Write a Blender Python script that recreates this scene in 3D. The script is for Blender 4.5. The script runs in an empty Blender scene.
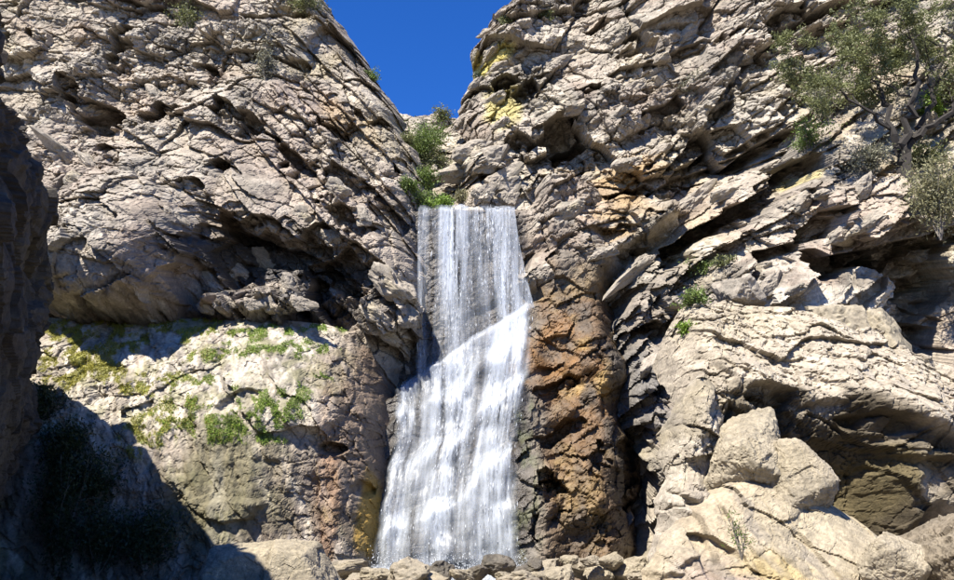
import bpy, math, random
import numpy as np
from mathutils import Vector, Matrix

# ------------------------------------------------------------------ camera, sky, sun, exposure
SC = bpy.context.scene
COL = SC.collection
PW, PH, FPX, TILT, CAMZ = 954.0, 580.0, 900.0, math.radians(17.0), 1.7
cam_d = bpy.data.cameras.new('camera')
cam_d.sensor_width = 36.0
cam_d.lens = FPX / PW * 36.0
cam_d.clip_end = 3000.0
cam = bpy.data.objects.new('camera', cam_d)
COL.objects.link(cam)
cam.location = (0, 0, CAMZ)
cam.rotation_euler = (math.pi / 2 + TILT, 0, 0)
SC.camera = cam

SUN_AZ, SUN_EL = math.radians(34), math.radians(50)     # azimuth measured from behind the camera towards the left
SUN = np.array([-math.sin(SUN_AZ) * math.cos(SUN_EL), -math.cos(SUN_AZ) * math.cos(SUN_EL), math.sin(SUN_EL)])
world = bpy.data.worlds.new('World')
SC.world = world
world.use_nodes = True
wn = world.node_tree
sky = wn.nodes.new('ShaderNodeTexSky')
sky.sky_type = 'NISHITA'
sky.sun_disc = False
sky.sun_elevation = SUN_EL
sky.sun_rotation = math.atan2(SUN[0], SUN[1])
sky.altitude = 2500
sky.air_density = 1.0
sky.dust_density = 0.0
sky.ozone_density = 8.0
bg = wn.nodes['Background']
bg.inputs['Strength'].default_value = 0.102
hs = wn.nodes.new('ShaderNodeHueSaturation')
hs.inputs['Saturation'].default_value = 1.2
hs.inputs['Value'].default_value = 0.97
hs.inputs['Hue'].default_value = 0.512
wn.links.new(sky.outputs[0], hs.inputs['Color'])
wn.links.new(hs.outputs[0], bg.inputs[0])
sun_d = bpy.data.lights.new('sun', 'SUN')
sun_d.energy = 5.0
sun_d.angle = math.radians(0.5)
sun_d.color = (1.0, 0.94, 0.84)
sun = bpy.data.objects.new('sun', sun_d)
COL.objects.link(sun)
sun.rotation_euler = Vector(SUN).to_track_quat('Z', 'Y').to_euler()
SC.view_settings.view_transform = 'Standard'
SC.view_settings.look = 'None'
SC.view_settings.exposure = 1.34
SC.view_settings.gamma = 1.0
SC.render.engine = 'CYCLES'
SC.cycles.use_denoising = True
SC.cycles.max_bounces = 6
SC.cycles.diffuse_bounces = 3
SC.cycles.transparent_max_bounces = 24

# ------------------------------------------------------------------ helpers: photo layout to world
CT, ST = math.cos(TILT), math.sin(TILT)
def at(px, py, Y):
    """The point at distance Y in front of the camera that stands where the photograph shows (px, py)."""
    x = (px - PW / 2) / FPX; v = (PH / 2 - py) / FPX
    s = Y / (CT - v * ST)
    return np.array([x * s, Y, CAMZ + (ST + v * CT) * s])
def proj(P):
    P = np.asarray(P); Z = P[..., 2] - CAMZ
    d = P[..., 1] * CT + Z * ST; u = -P[..., 1] * ST + Z * CT
    return PW / 2 + FPX * P[..., 0] / d, PH / 2 - FPX * u / d

# ------------------------------------------------------------------ helpers: noise in numpy
M32 = np.uint64(0xFFFFFFFF)
def _h(k):
    k = (k ^ (k >> np.uint64(16))) * np.uint64(0x45d9f3b) & M32
    k = (k ^ (k >> np.uint64(16))) * np.uint64(0x45d9f3b) & M32
    return k ^ (k >> np.uint64(16))
def hsh(ix, iy, iz=0, seed=0):
    with np.errstate(over='ignore'):
        a = (np.asarray(ix, np.int64) & 0xFFFFFFFF).astype(np.uint64); b = (np.asarray(iy, np.int64) & 0xFFFFFFFF).astype(np.uint64)
        c = (np.asarray(iz, np.int64) & 0xFFFFFFFF).astype(np.uint64)
        k = (a * np.uint64(374761393) + b * np.uint64(668265263) + c * np.uint64(2147483647) + np.uint64(seed * 974711 + 12345)) & M32
        return _h(k)
def rnd(k, j):
    return (_h((k + np.uint64(j * 7919 + 17)) & M32).astype(np.float64)) / 4294967296.0
def vn(x, y, seed=0):
    ix = np.floor(x); iy = np.floor(y); fx = x - ix; fy = y - iy
    fx = fx * fx * (3 - 2 * fx); fy = fy * fy * (3 - 2 * fy)
    r = lambda a, b: hsh(ix + a, iy + b, 0, seed).astype(np.float64) / 4294967296.0
    return (r(0, 0) * (1 - fx) + r(1, 0) * fx) * (1 - fy) + (r(0, 1) * (1 - fx) + r(1, 1) * fx) * fy
def fbm(x, y, seed=0, o=4, g=0.5):
    t = 0; a = 1; n = 0
    for i in range(o):
        t = t + a * (vn(x * 2 ** i + 3.7 * i, y * 2 ** i - 1.9 * i, seed + i) * 2 - 1); n += a; a *= g
    return t / n
def cells2(x, y, seed):
    """Nearest jittered cell: key of the cell, offset from its centre, distance to the cell's border."""
    ix = np.floor(x); iy = np.floor(y)
    b1 = np.full(x.shape, 9.0); b2 = np.full(x.shape, 9.0); key = np.zeros(x.shape, np.uint64)
    ox = np.zeros(x.shape); oy = np.zeros(x.shape)
    for a in (-1, 0, 1):
        for b in (-1, 0, 1):
            k = hsh(ix + a, iy + b, 0, seed)
            dx = x - (ix + a + 0.1 + 0.8 * rnd(k, 1)); dy = y - (iy + b + 0.1 + 0.8 * rnd(k, 2))
            d = np.sqrt(dx * dx + dy * dy)
            m = d < b1
            b2 = np.where(m, b1, np.minimum(b2, d)); b1 = np.where(m, d, b1)
            key = np.where(m, k, key); ox = np.where(m, dx, ox); oy = np.where(m, dy, oy)
    return key, ox, oy, b2 - b1
def cells3(P, seed):
    I = np.floor(P); n = len(P)
    b1 = np.full(n, 9.0); b2 = np.full(n, 9.0); key = np.zeros(n, np.uint64); O = np.zeros((n, 3))
    for a in (-1, 0, 1):
        for b in (-1, 0, 1):
            for c in (-1, 0, 1):
                k = hsh(I[:, 0] + a, I[:, 1] + b, I[:, 2] + c, seed)
                D = P - (I + np.array([a, b, c]) + 0.1 + 0.8 * np.stack([rnd(k, 1), rnd(k, 2), rnd(k, 3)], 1))
                d = np.sqrt((D * D).sum(1)); m = d < b1
                b2 = np.where(m, b1, np.minimum(b2, d)); b1 = np.where(m, d, b1)
                key = np.where(m, k, key); O[m] = D[m]
    return key, O, b2 - b1
def n3(P, seed):
    I = np.floor(P); f = P - I; f = f * f * (3 - 2 * f); t = 0
    for a in (0, 1):
        for b in (0, 1):
            for c in (0, 1):
                w = (f[:, 0] if a else 1 - f[:, 0]) * (f[:, 1] if b else 1 - f[:, 1]) * (f[:, 2] if c else 1 - f[:, 2])
                t = t + w * (hsh(I[:, 0] + a, I[:, 1] + b, I[:, 2] + c, seed).astype(np.float64) / 4294967296.0)
    return t * 2 - 1
def fbm3(P, seed, o=4):
    t = 0; a = 1; n = 0
    for i in range(o):
        t = t + a * n3(P * 2 ** i + 5.3 * i, seed + i); n += a; a *= 0.5
    return t / n
def ss(e0, e1, x):
    t = np.clip((x - e0) / (e1 - e0), 0, 1)
    return t * t * (3 - 2 * t)
def interp(x, pts):
    a = np.array(pts, float)
    return np.interp(x, a[:, 0], a[:, 1])
def mix(a, b, t):
    t = np.asarray(t)[..., None]
    return np.asarray(a) * (1 - t) + np.asarray(b) * t

# ------------------------------------------------------------------ helpers: meshes and objects
def mesh_np(name, V, F, col=None, smooth=False):
    V = np.ascontiguousarray(V, np.float32); F = np.ascontiguousarray(F, np.int32); k = F.shape[1]
    me = bpy.data.meshes.new(name)
    me.vertices.add(len(V)); me.vertices.foreach_set('co', V.ravel())
    me.loops.add(F.size); me.loops.foreach_set('vertex_index', F.ravel())
    me.polygons.add(len(F)); me.polygons.foreach_set('loop_start', np.arange(0, F.size, k, dtype=np.int32))
    me.update(calc_edges=True)
    me.polygons.foreach_set('use_smooth', np.full(len(F), smooth, bool))
    if col is not None:
        at_ = me.color_attributes.new('albedo', 'FLOAT_COLOR', 'POINT')
        at_.data.foreach_set('color', np.ascontiguousarray(col, np.float32).ravel())
    return me
def obj(name, me, mat=None, parent=None):
    o = bpy.data.objects.new(name, me); COL.objects.link(o)
    if mat is not None and not me.materials: me.materials.append(mat)
    if parent is not None: o.parent = parent
    return o
def tag(o, label, cat, group=None):
    o['label'] = label; o['category'] = cat
    if group: o['group'] = group
    return o
def thing(name, label, cat, loc=(0, 0, 0), group=None):
    o = bpy.data.objects.new(name, None); COL.objects.link(o); o.location = tuple(loc); o.empty_display_size = 0.2
    return tag(o, label, cat, group)
def grid_faces(nu, nv):
    i = np.arange(nu * nv).reshape(nv, nu)
    return np.stack([i[:-1, :-1], i[:-1, 1:], i[1:, 1:], i[1:, :-1]], -1).reshape(-1, 4)

# ------------------------------------------------------------------ materials
def new_mat(name):
    m = bpy.data.materials.new(name); m.use_nodes = True
    n = m.node_tree; return m, n, n.nodes['Principled BSDF']
def N(n, t, **kw):
    o = n.nodes.new(t)
    for k, v in kw.items():
        if hasattr(o, k) and k not in o.inputs: setattr(o, k, v)
        else: o.inputs[k].default_value = v
    return o
def rock_material(name, bump=0.5, grain=9.0):
    """Albedo from the rock's own colour layer, speckled by noise; its alpha is wetness."""
    m, n, p = new_mat(name)
    L = n.links.new
    tc = N(n, 'ShaderNodeTexCoord')
    a = N(n, 'ShaderNodeAttribute', attribute_name='albedo')
    n1 = N(n, 'ShaderNodeTexNoise', Scale=grain, Detail=8.0, Roughness=0.7)
    n2 = N(n, 'ShaderNodeTexNoise', Scale=grain * 0.22, Detail=6.0, Roughness=0.65)
    L(tc.outputs['Object'], n1.inputs['Vector']); L(tc.outputs['Object'], n2.inputs['Vector'])
    r1 = N(n, 'ShaderNodeMapRange'); r1.inputs[1].default_value = 0.3; r1.inputs[2].default_value = 0.7; r1.inputs[3].default_value = 0.62; r1.inputs[4].default_value = 1.3
    r2 = N(n, 'ShaderNodeMapRange'); r2.inputs[1].default_value = 0.3; r2.inputs[2].default_value = 0.7; r2.inputs[3].default_value = 0.72; r2.inputs[4].default_value = 1.25
    L(n1.outputs[0], r1.inputs[0]); L(n2.outputs[0], r2.inputs[0])
    mu = N(n, 'ShaderNodeMath', operation='MULTIPLY'); L(r1.outputs[0], mu.inputs[0]); L(r2.outputs[0], mu.inputs[1])
    vm = N(n, 'ShaderNodeVectorMath', operation='SCALE'); L(a.outputs['Color'], vm.inputs[0]); L(mu.outputs[0], vm.inputs['Scale'])
    L(vm.outputs[0], p.inputs['Base Color'])
    rr = N(n, 'ShaderNodeMapRange'); rr.inputs[3].default_value = 0.92; rr.inputs[4].default_value = 0.28
    L(a.outputs['Alpha'], rr.inputs[0]); L(rr.outputs[0], p.inputs['Roughness'])
    p.inputs['Specular IOR Level'].default_value = 0.3
    b = N(n, 'ShaderNodeBump', Strength=bump, Distance=0.06)
    n3_ = N(n, 'ShaderNodeTexNoise', Scale=grain * 1.6, Detail=10.0, Roughness=0.75)
    L(tc.outputs['Object'], n3_.inputs['Vector']); L(n3_.outputs[0], b.inputs['Height']); L(b.outputs[0], p.inputs['Normal'])
    return m
def plain(name, c, rough=0.8, var=0.35, scale=6.0, trans=0.0):
    m, n, p = new_mat(name)
    tc = N(n, 'ShaderNodeTexCoord'); no = N(n, 'ShaderNodeTexNoise', Scale=scale, Detail=4.0)
    n.links.new(tc.outputs['Object'], no.inputs['Vector'])
    r = N(n, 'ShaderNodeMapRange'); r.inputs[1].default_value = 0.3; r.inputs[2].default_value = 0.7; r.inputs[3].default_value = 1 - var; r.inputs[4].default_value = 1 + var
    n.links.new(no.outputs[0], r.inputs[0])
    vm = N(n, 'ShaderNodeVectorMath', operation='SCALE'); vm.inputs[0].default_value = c
    n.links.new(r.outputs[0], vm.inputs['Scale']); n.links.new(vm.outputs[0], p.inputs['Base Color'])
    p.inputs['Roughness'].default_value = rough
    if trans:
        t = N(n, 'ShaderNodeBsdfTranslucent'); n.links.new(vm.outputs[0], t.inputs['Color'])
        mx = N(n, 'ShaderNodeMixShader', Fac=trans)
        n.links.new(p.outputs[0], mx.inputs[1]); n.links.new(t.outputs[0], mx.inputs[2])
        n.links.new(mx.outputs[0], n.nodes['Material Output'].inputs[0])
    return m
M_ROCK = rock_material('weathered_rock', 0.6, 8.0)
M_BOULDER = rock_material('boulder_rock', 0.65, 11.0)
M_BARK = plain('dark_bark', (0.022, 0.018, 0.015), 0.9, 0.4, 12)
M_TWIG = plain('grey_twig', (0.16, 0.14, 0.115), 0.9, 0.4, 12)
LEAF = {k: plain('leaf_' + k, c, 0.6, 0.4, 2.5, 0.3) for k, c in dict(
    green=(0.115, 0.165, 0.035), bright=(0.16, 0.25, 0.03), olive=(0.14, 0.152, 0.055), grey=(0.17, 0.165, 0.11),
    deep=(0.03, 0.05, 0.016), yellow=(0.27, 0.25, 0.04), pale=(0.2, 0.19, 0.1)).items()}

# ------------------------------------------------------------------ rock relief
def planes2(x, y, seed):
    """Flat triangular facets with sharp creases: random heights on a jittered triangular lattice, joined by planes."""
    k = (x + y) * 0.3660254; i = np.floor(x + k); j = np.floor(y + k)
    fx = x + k - i; fy = y + k - j
    up = fx > fy
    r = lambda a, b: hsh(a, b, 0, seed).astype(np.float64) / 4294967296.0
    h0 = r(i, j); h1 = np.where(up, r(i + 1, j), r(i, j + 1)); h2 = r(i + 1, j + 1)
    a = np.where(up, fx - fy, fy - fx); m = np.minimum(fx, fy)
    return h0 * (1 - a - m) + h1 * a + h2 * m - 0.5
def relief(X, Z, ang, layers, seed, warp=0.3, joints=1.0):
    """Broken rock: at each size, flat planes and stepped tilted blocks laid along the bedding, then joints and rough grain."""
    c, s = math.cos(ang), math.sin(ang)
    S = X * c + Z * s; W = -X * s + Z * c
    h = np.zeros(X.shape); tone = np.zeros(X.shape)
    calm = ss(-0.3, 0.35, fbm(S * 0.33, W * 0.42, seed + 900, 4))          # some stretches are massive, others shattered
    for i, (size, amp, an) in enumerate(layers):
        wx = S + warp * size * 0.4 * fbm(S / size * 1.7, W / size * 1.7, seed + 31 * i, 4, 0.65)
        wy = W + warp * size * 0.4 * fbm(S / size * 1.7 + 9, W / size * 1.7, seed + 57 * i, 4, 0.65)
        key, ox, oy, e = cells2(wx / (size * an), wy / size, seed + 101 * i)
        r = rnd(key, 5)
        gx = (rnd(key, 6) - 0.5) * 2.0; gy = -(rnd(key, 7) - (0.25 if i < 2 else 0.4)) * 1.6
        k = amp * (1.0 if i < 2 else 0.5 + 0.85 * calm)
        h += (0.62 if i < 1 else 0.95) * k * ((r - 0.5) * (1.5 if i < 2 else 1.2) + gx * ox + gy * oy)
        h -= k * (0.25 if i < 2 else 0.7) * np.exp(-(e / (0.05 + 0.08 * r)) ** 2) * (rnd(key, 8) > (0.62 if i < 2 else 0.4))
        rot = 0.7 * i + 0.3; cr, sr = math.cos(rot), math.sin(rot); q = 0.8 / size
        h += (2.3 if i < 3 else 1.5) * k * planes2((wx * cr / an + wy * sr) * q, (-wx * sr / an + wy * cr) * q, seed + 211 * i)
        tone += (rnd(key, 9) - 0.5) * (0.45 if i < 2 else 0.3)
    for (T, A, cw, q) in ((3.1, 0.0, 0.03, 0.4), (3.7, 1.25, 0.03, 0.4)):   # long open joints along and across the bedding
        w_ = (W * math.cos(A) - S * math.sin(A)) / T + 0.3 * fbm(S * 0.35 + A, W * 0.35, seed + 70, 6, 0.6)
        f = np.abs(w_ - np.floor(w_) - 0.5)
        on_ = ss(0.0, 0.25, fbm(S * 0.7, W * 0.7 + 5 * A, seed + 71, 3) + q - 0.55)
        h -= 0.45 * joints * on_ * np.exp(-(f / cw) ** 2)
    rg = 0
    for i in range(5):
        f = 1.5 * 2 ** i
        rg = rg + (1 - 2.2 * np.abs(fbm(S * f * 0.8 + 3 * i, W * f + i, seed + 500 + i, 1))) / 1.7 ** i
    h += 0.05 * rg * (0.5 + 0.8 * calm)
    return h, tone
def strata(X, Z, ang, T, L, amp, seed, warp=0.5):
    c, s = math.cos(ang), math.sin(ang)
    S = X * c + Z * s; W = -X * s + Z * c
    w = W / T + warp * fbm(S * 0.3, W * 0.5, seed, 6, 0.62)
    k = np.floor(w); f = w - k
    kk = hsh(k, 0, 0, seed + 3)
    sl = S / L + 10 * rnd(kk, 1) + 0.3 * fbm(S * 0.8, W * 0.8, seed + 8, 3)
    key = hsh(k, np.floor(sl), 0, seed + 4)
    return amp * ((rnd(key, 2) - 0.5) * 1.2 + (0.55 - f) * (0.4 + 1.2 * rnd(kk, 3)) + (rnd(key, 3) - 0.5) * (sl - np.floor(sl) - 0.5))

ROCK_A = np.array([0.30, 0.260, 0.208]); ROCK_B = np.array([0.195, 0.174, 0.142]); ROCK_C = np.array([0.31, 0.262, 0.172])
ROCK_P = np.array([0.285, 0.23, 0.185]); ROCK_D = np.array([0.10, 0.087, 0.07]); PALE = np.array([0.385, 0.345, 0.283])
def rock_colour(X, Z, tone, seed, ang):
    c, s = math.cos(ang), math.sin(ang); S = X * c + Z * s; W = -X * s + Z * c
    a = fbm(X * 0.25, Z * 0.25, seed, 4); b = fbm(X * 0.6 + 7, Z * 0.6, seed + 20, 4); d = fbm(S * 0.5, W * 1.6, seed + 40, 5)
    q = fbm(X * 2.2, Z * 2.2, seed + 60, 4)
    C = mix(ROCK_A, ROCK_B, ss(-0.15, 0.5, b + 0.5 * tone))
    C = mix(C, ROCK_P, ss(0.0, 0.45, a) * 0.6)
    C = mix(C, ROCK_C, ss(0.1, 0.55, -a + 0.3 * tone) * 0.6)
    C = mix(C, ROCK_D, ss(0.12, 0.5, d) * 0.6)
    C = mix(C, np.array([0.30, 0.205, 0.15]), ss(0.15, 0.5, fbm(X * 0.45 + 20, Z * 0.45, seed + 81, 4)) * 0.25)
    C = mix(C, PALE, ss(0.12, 0.5, q + 0.4 * tone - 0.2 * d) * 0.6)
    return C * (1 + 0.28 * tone)[..., None]

class Sheet:
    """One rock face: a grid over (X, Z) at depth base(X, Z), carved by features and relief."""
    def __init__(s, X, Z, base):
        s.X, s.Z = X, Z; s.nv, s.nu = X.shape; s.base = base
        s.Y = base(X, Z); s.h = np.zeros(X.shape); s.tone = np.zeros(X.shape)
    def blocky(s, ang, size=0.55, an=1.5, seed=7):
        """Coordinates snapped to the rock's own blocks, so that hollows follow joints: whole blocks have dropped out."""
        c, q = math.cos(ang), math.sin(ang); S = s.X * c + s.Z * q; W = -s.X * q + s.Z * c; dS = dW = 0
        for k, sz, f in ((0, size * 2.1, .5), (1, size, .5)):
            _, ox, oy, _e = cells2((S + .12 * sz * fbm(S / sz * 2, W / sz * 2, seed, 3)) / (sz * an), (W + .12 * sz * fbm(S / sz * 2 + 5, W / sz * 2, seed + 1, 3)) / sz, seed + 9 * k)
            dS = dS + f * ox * sz * an; dW = dW + f * oy * sz
        s.bX = s.X - (dS * c - dW * q); s.bZ = s.Z - (dS * q + dW * c)
    def local(s, px, py):
        Y = 30.0
        for _ in range(12):
            p = at(px, py, Y); Y = float(s.base(np.array([p[0]]), np.array([p[2]]))[0])
        return at(px, py, Y)
    def blob(s, px, py, rx, ry, rot=0.0, edge=0.3, rag=0.25, seed=0, blocks=False):
        """Mask of a ragged patch centred where the photo shows (px, py), radii in photo pixels."""
        p = s.local(px, py); m = p[1] / 930.0
        rot = math.radians(rot)
        bx, bz = (s.bX, s.bZ) if blocks else (s.X, s.Z)
        dx = bx - p[0]; dz = bz - p[2]
        k = rag * (fbm(bx * 0.9 / max(m * rx * .6, .2) * .5, bz * .9 / max(m * ry * .6, .2) * .5, seed + int(px), 4, 0.5))
        a = (dx * math.cos(rot) + dz * math.sin(rot)) / (rx * m); b = (-dx * math.sin(rot) + dz * math.cos(rot)) / (ry * m)
        return 1 - ss(1 - edge, 1 + edge, np.sqrt(a * a + b * b) + 2.0 * k)
    def finish(s, name, col, wet, D, mat):
        V = np.stack([s.X, s.Y, s.Z], -1) + s.h[..., None] * np.asarray(D)
        s.V = V.reshape(-1, 3); s.px, s.py = proj(s.V)
        c4 = np.concatenate([np.clip(col, 0.01, 0.85), np.clip(wet, 0, 1)[..., None]], -1).reshape(-1, 4)
        s.o = obj(name, mesh_np(name, s.V, grid_faces(s.nu, s.nv), c4), mat)
        SHEETS.append(s)
        return s.o
SHEETS = []
def on(px, py, sheets=None, r=5.0):
    """Front-most rock point that the photograph shows at (px, py)."""
    best = None
    for s in (sheets or SHEETS):
        m = (np.abs(s.px - px) < r) & (np.abs(s.py - py) < r)
        if m.any():
            v = s.V[m]; q = v[np.argsort(v[:, 1])[len(v) // 4]]
            if best is None or q[1] < best[1]: best = q
    return best if best is not None else at(px, py, 30.0)
def tilt_dir(deg, side=0.0):
    a = math.radians(deg); d = np.array([side, -math.cos(a), -math.sin(a)]); return d / np.linalg.norm(d)
def uvgrid(x0, x1, z0, z1, step):
    nu = int((x1 - x0) / step) + 1; nv = int((z1 - z0) / step) + 1
    return np.meshgrid(np.linspace(0, 1, nu), np.linspace(z0, z1, nv))
def sp(x):     # soft ramp
    return np.where(x > 8, x, np.log1p(np.exp(np.minimum(x, 8) * 2)) / 2)

OCHRE = np.array([0.29, 0.19, 0.08]); RUST = np.array([0.22, 0.10, 0.036]); WETD = np.array([0.085, 0.075, 0.065])
MOSSY = np.array([0.13, 0.15, 0.03]); MOSSG = np.array([0.22, 0.22, 0.03])

# ================================================================== the rock faces
# ---- left cliff
def edge_line(pts, y0, k, z0):
    out = []
    for px, py in pts:
        Y = 33.0
        for _ in range(20): Y = y0 + k * (at(px, py, Y)[2] - z0)
        p = at(px, py, Y); out.append((p[2], p[0]))
    return sorted(out)
LEFT_EDGE = edge_line([(372, 420), (398, 350), (408, 300), (412, 220), (408, 155), (388, 105), (368, 70), (345, 38), (322, 5), (295, -40), (265, -90)], 31.6, .36, 11)
def left_edge(Z): return interp(Z, LEFT_EDGE) + 0.3 * fbm(Z * 0.9, Z * 0 + 4, 17, 4)
def left_base(X, Z):
    e = left_edge(Z)
    Y = 30.6 + 0.36 * np.maximum(Z - 11, 0) + 0.3 * np.maximum(11 - Z, 0) + 0.03 * (X + 10) + 0.9 * ss(-5.5, -3.5, X) * ss(13.5, 10.5, Z) - 1.5 * ss(17.0, 11.5, Z) * ss(-8.4, -10.0, X) * ss(9.8, 12.0, Z) + 2.6 * ss(10.7, 9.5, Z) * ss(-4.5, -6.0, X)
    Y = Y + 2.4 * sp((X - e + 0.35) * 1.5) / 1.5 - 0.5 * np.exp(-((X + 13) / 3.5) ** 2 - ((Z - 15) / 4) ** 2)
    return Y
U, Z = uvgrid(-22.5, -1.5, 8.0, 32.0, 0.041)
X = -22.5 + (left_edge(Z) + 0.5 + 22.5) * U
s = Sheet(X, Z, left_base)
s.blocky(math.radians(-42))
lay = [(4.6, 1.15, 1.3), (2.0, 0.48, 1.3), (0.85, 0.2, 1.3), (0.40, 0.13, 1.2), (0.2, 0.068, 1.1)]
h1, t1 = relief(X, Z, math.radians(-50), [(4.2, 1.0, 1.9), (1.8, 0.5, 1.9), (0.8, 0.22, 1.7), (0.38, 0.13, 1.5), (0.2, 0.068, 1.2)], 11, joints=.3)
h2, t2 = relief(X, Z, math.radians(-22), lay, 12, joints=.3)
w = ss(-11.5, -8.5, X + 1.2 * fbm(X * 0.4, Z * 0.4, 77) - 0.25 * (Z - 15))
s.h = h1 * w + h2 * (1 - w); s.tone = t1 * w + t2 * (1 - w)
s.h += strata(X, Z, math.radians(-50), 0.95, 6.0, 0.34, 15, .25) * w + strata(X, Z, math.radians(-12), 1.1, 3.0, 0.05, 16) * (1 - w)
LC = [  # px, py, rx, ry, rot, depth (+ in, - out)
    (98, 118, 40, 22, -18, 1.3), (62, 92, 14, 18, 10, 0.8), (125, 40, 9, 34, -14, 0.9), (28, 35, 26, 8, -8, 0.6), (160, 108, 22, 12, -5, 1.0),
    (232, 118, 34, 6, -48, 0.8), (268, 132, 34, 7, -52, 0.9), (300, 165, 22, 7, -50, 0.6), (205, 70, 20, 6, -60, 0.6), (95, 148, 30, 6, -28, 0.5),
    (190, 186, 36, 8, -20, .55), (232, 172, 12, 9, -30, 0.9),
    (108, 250, 60, 52, 0, -0.6), (172, 272, 12, 38, 5, 0.9),
    (278, 262, 80, 42, -10, 1.3), (232, 226, 34, 14, -15, 0.7), (330, 285, 36, 26, -10, 0.8), (320, 312, 26, 9, 0, 1.0),
    (262, 292, 52, 24, 20, -1.6), (345, 215, 34, 9, -38, 0.8), (392, 218, 40, 8, -58, 0.7),
    (387, 300, 28, 38, 10, -1.0), (402, 165, 12, 18, 10, 1.3), (140, 318, 50, 5, 0, 0.5),
    (355, 190, 24, 7, -45, 0.5), (330, 130, 30, 6, -50, 0.5), (370, 120, 24, 6, -52, 0.5), (290, 60, 26, 6, -40, 0.4)]
for (px, py, rx, ry, rot, d) in LC:
    s.h -= (1.7 if d > 0 else 1.3) * d * s.blob(px, py, rx, ry, rot, 0.3 if d > 0 else 0.45, 0.45 if d > 0 else 0.4, 0, True)
col = rock_colour(X, Z, s.tone, 200, -0.7)
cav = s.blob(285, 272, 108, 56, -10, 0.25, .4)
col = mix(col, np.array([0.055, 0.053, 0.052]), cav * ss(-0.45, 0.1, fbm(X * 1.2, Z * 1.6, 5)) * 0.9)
for (px, py, rx, ry, rot, c, k) in [(300, 95, 30, 45, -50, ROCK_P * 1.05, .6), (318, 60, 20, 30, -50, ROCK_C, .5), (250, 150, 60, 25, -30, ROCK_P, .5), (70, 230, 50, 50, 0, PALE * .95, .5),
                                (345, 120, 14, 40, 55, OCHRE * 1.0, .35), (390, 140, 20, 40, 50, ROCK_C, .5)]:
    col = mix(col, c, s.blob(px, py, rx, ry, rot, 0.5, 0.5) * k)
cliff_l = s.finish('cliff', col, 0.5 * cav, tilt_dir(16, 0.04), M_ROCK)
tag(cliff_l, 'tall pinkish grey cliff with a dark hollow at its foot, above the mossy apron', 'cliff')
S_LEFT = s

# ---- mossy apron of rock below the left cliff
def apron_base(X, Z):
    Y = interp(Z, [(-1, 26.7), (1.2, 27.1), (4, 27.6), (6, 28.1), (7.4, 28.8), (8.8, 29.8), (9.7, 30.7), (10.3, 31.6)])
    return Y + 3.4 * sp((X + 3.55 + .02 * (Z - 1)) * 1.6) / 1.6 + 0.42 * sp(X + 7.0) - 0.25 * np.exp(-((X + 7) / 2.2) ** 2 - ((Z - 6) / 2.5) ** 2)
def apron_top(X): return interp(X, [(-24, 9.9), (-8, 9.9), (-5.5, 9.8), (-4, 9.3), (-3.0, 8.6), (-2, 8.0)])
U, Q = np.meshgrid(np.linspace(-20, -1.6, 500), np.linspace(0, 1, 310))
X = U; Z = -0.6 + Q * (apron_top(X) + 0.35 + 0.6)
s = Sheet(X, Z, apron_base)
lay = [(3.0, 0.24, 1.3), (1.2, 0.13, 1.5), (0.5, 0.085, 1.5), (0.22, 0.055, 1.4)]
h1, t1 = relief(X, Z, math.radians(-62), lay, 31, warp=0.4, joints=.3)
s.h = h1 + 0.2 * fbm(X * 0.5, Z * 0.5, 33, 4) + 0.14 * fbm(X * 3.2, Z * 0.7, 37, 4); s.tone = t1
low = ss(6.4, 4.0, Z + 0.8 * fbm(X * 0.6, Z * 0.6, 34))
s.h *= (1 - 0.25 * low)
for (px, py, rx, ry, rot, d) in [(310, 410, 30, 26, 0, -0.3), (330, 450, 14, 6, 0, 0.6), (240, 400, 20, 10, 20, 0.3), (362, 490, 10, 8, 0, 0.5), (230, 510, 26, 10, 0, -.3)]:
    s.h -= d * s.blob(px, py, rx, ry, rot, 0.3, 0.3)
col = rock_colour(X, Z, t1, 230, -1.0)
col = mix(col, PALE * 1.1, ss(-0.35, 0.1, fbm(X * 1.6, Z * 0.7, 35, 5)) * 0.85 * (1 - low * .8))
col = mix(col, PALE * 1.15, s.blob(310, 410, 40, 34, 0, .5, .5) * .7)
fine = fbm(X * 4.2 + Z * 2.6, Z * 1.3 - X * .5, 47, 5, .6)
col = mix(col, np.array([.15, .13, .105]), ss(.02, .3, fine) * .7)
col = mix(col, np.array([.17, .165, .075]), ss(.0, .35, fbm(X * 1.3, Z * 1.6, 48, 5, .6)) * .55)
col = mix(col, PALE * 1.2, ss(.12, .4, fbm(X * 3.4 + Z * 2.0, Z * 1.1, 49, 5, .6)) * .75)
s.h += .10 * fine
st = fbm(X * 2.6 + 0.9 * Z, Z * 0.35, 36, 5)
col = mix(col, np.array([0.14, 0.112, 0.088]), low * ss(-0.3, 0.25, st + 0.15) * 0.75)
col = mix(col, np.array([0.30, 0.27, 0.24]), low * ss(0.12, 0.4, fbm(X * 3.1, Z * 0.5, 39, 4)) * 0.7)
wetp = s.blob(375, 440, 60, 110, 0, 0.4, 0.4)
col = mix(col, np.array([0.135, 0.095, 0.068]), wetp * 0.85)
col = mix(col, np.array([0.10, 0.095, 0.04]), s.blob(225, 470, 60, 70, 0, 0.4, 0.5) * 0.6)
moss = np.zeros(X.shape)
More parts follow.
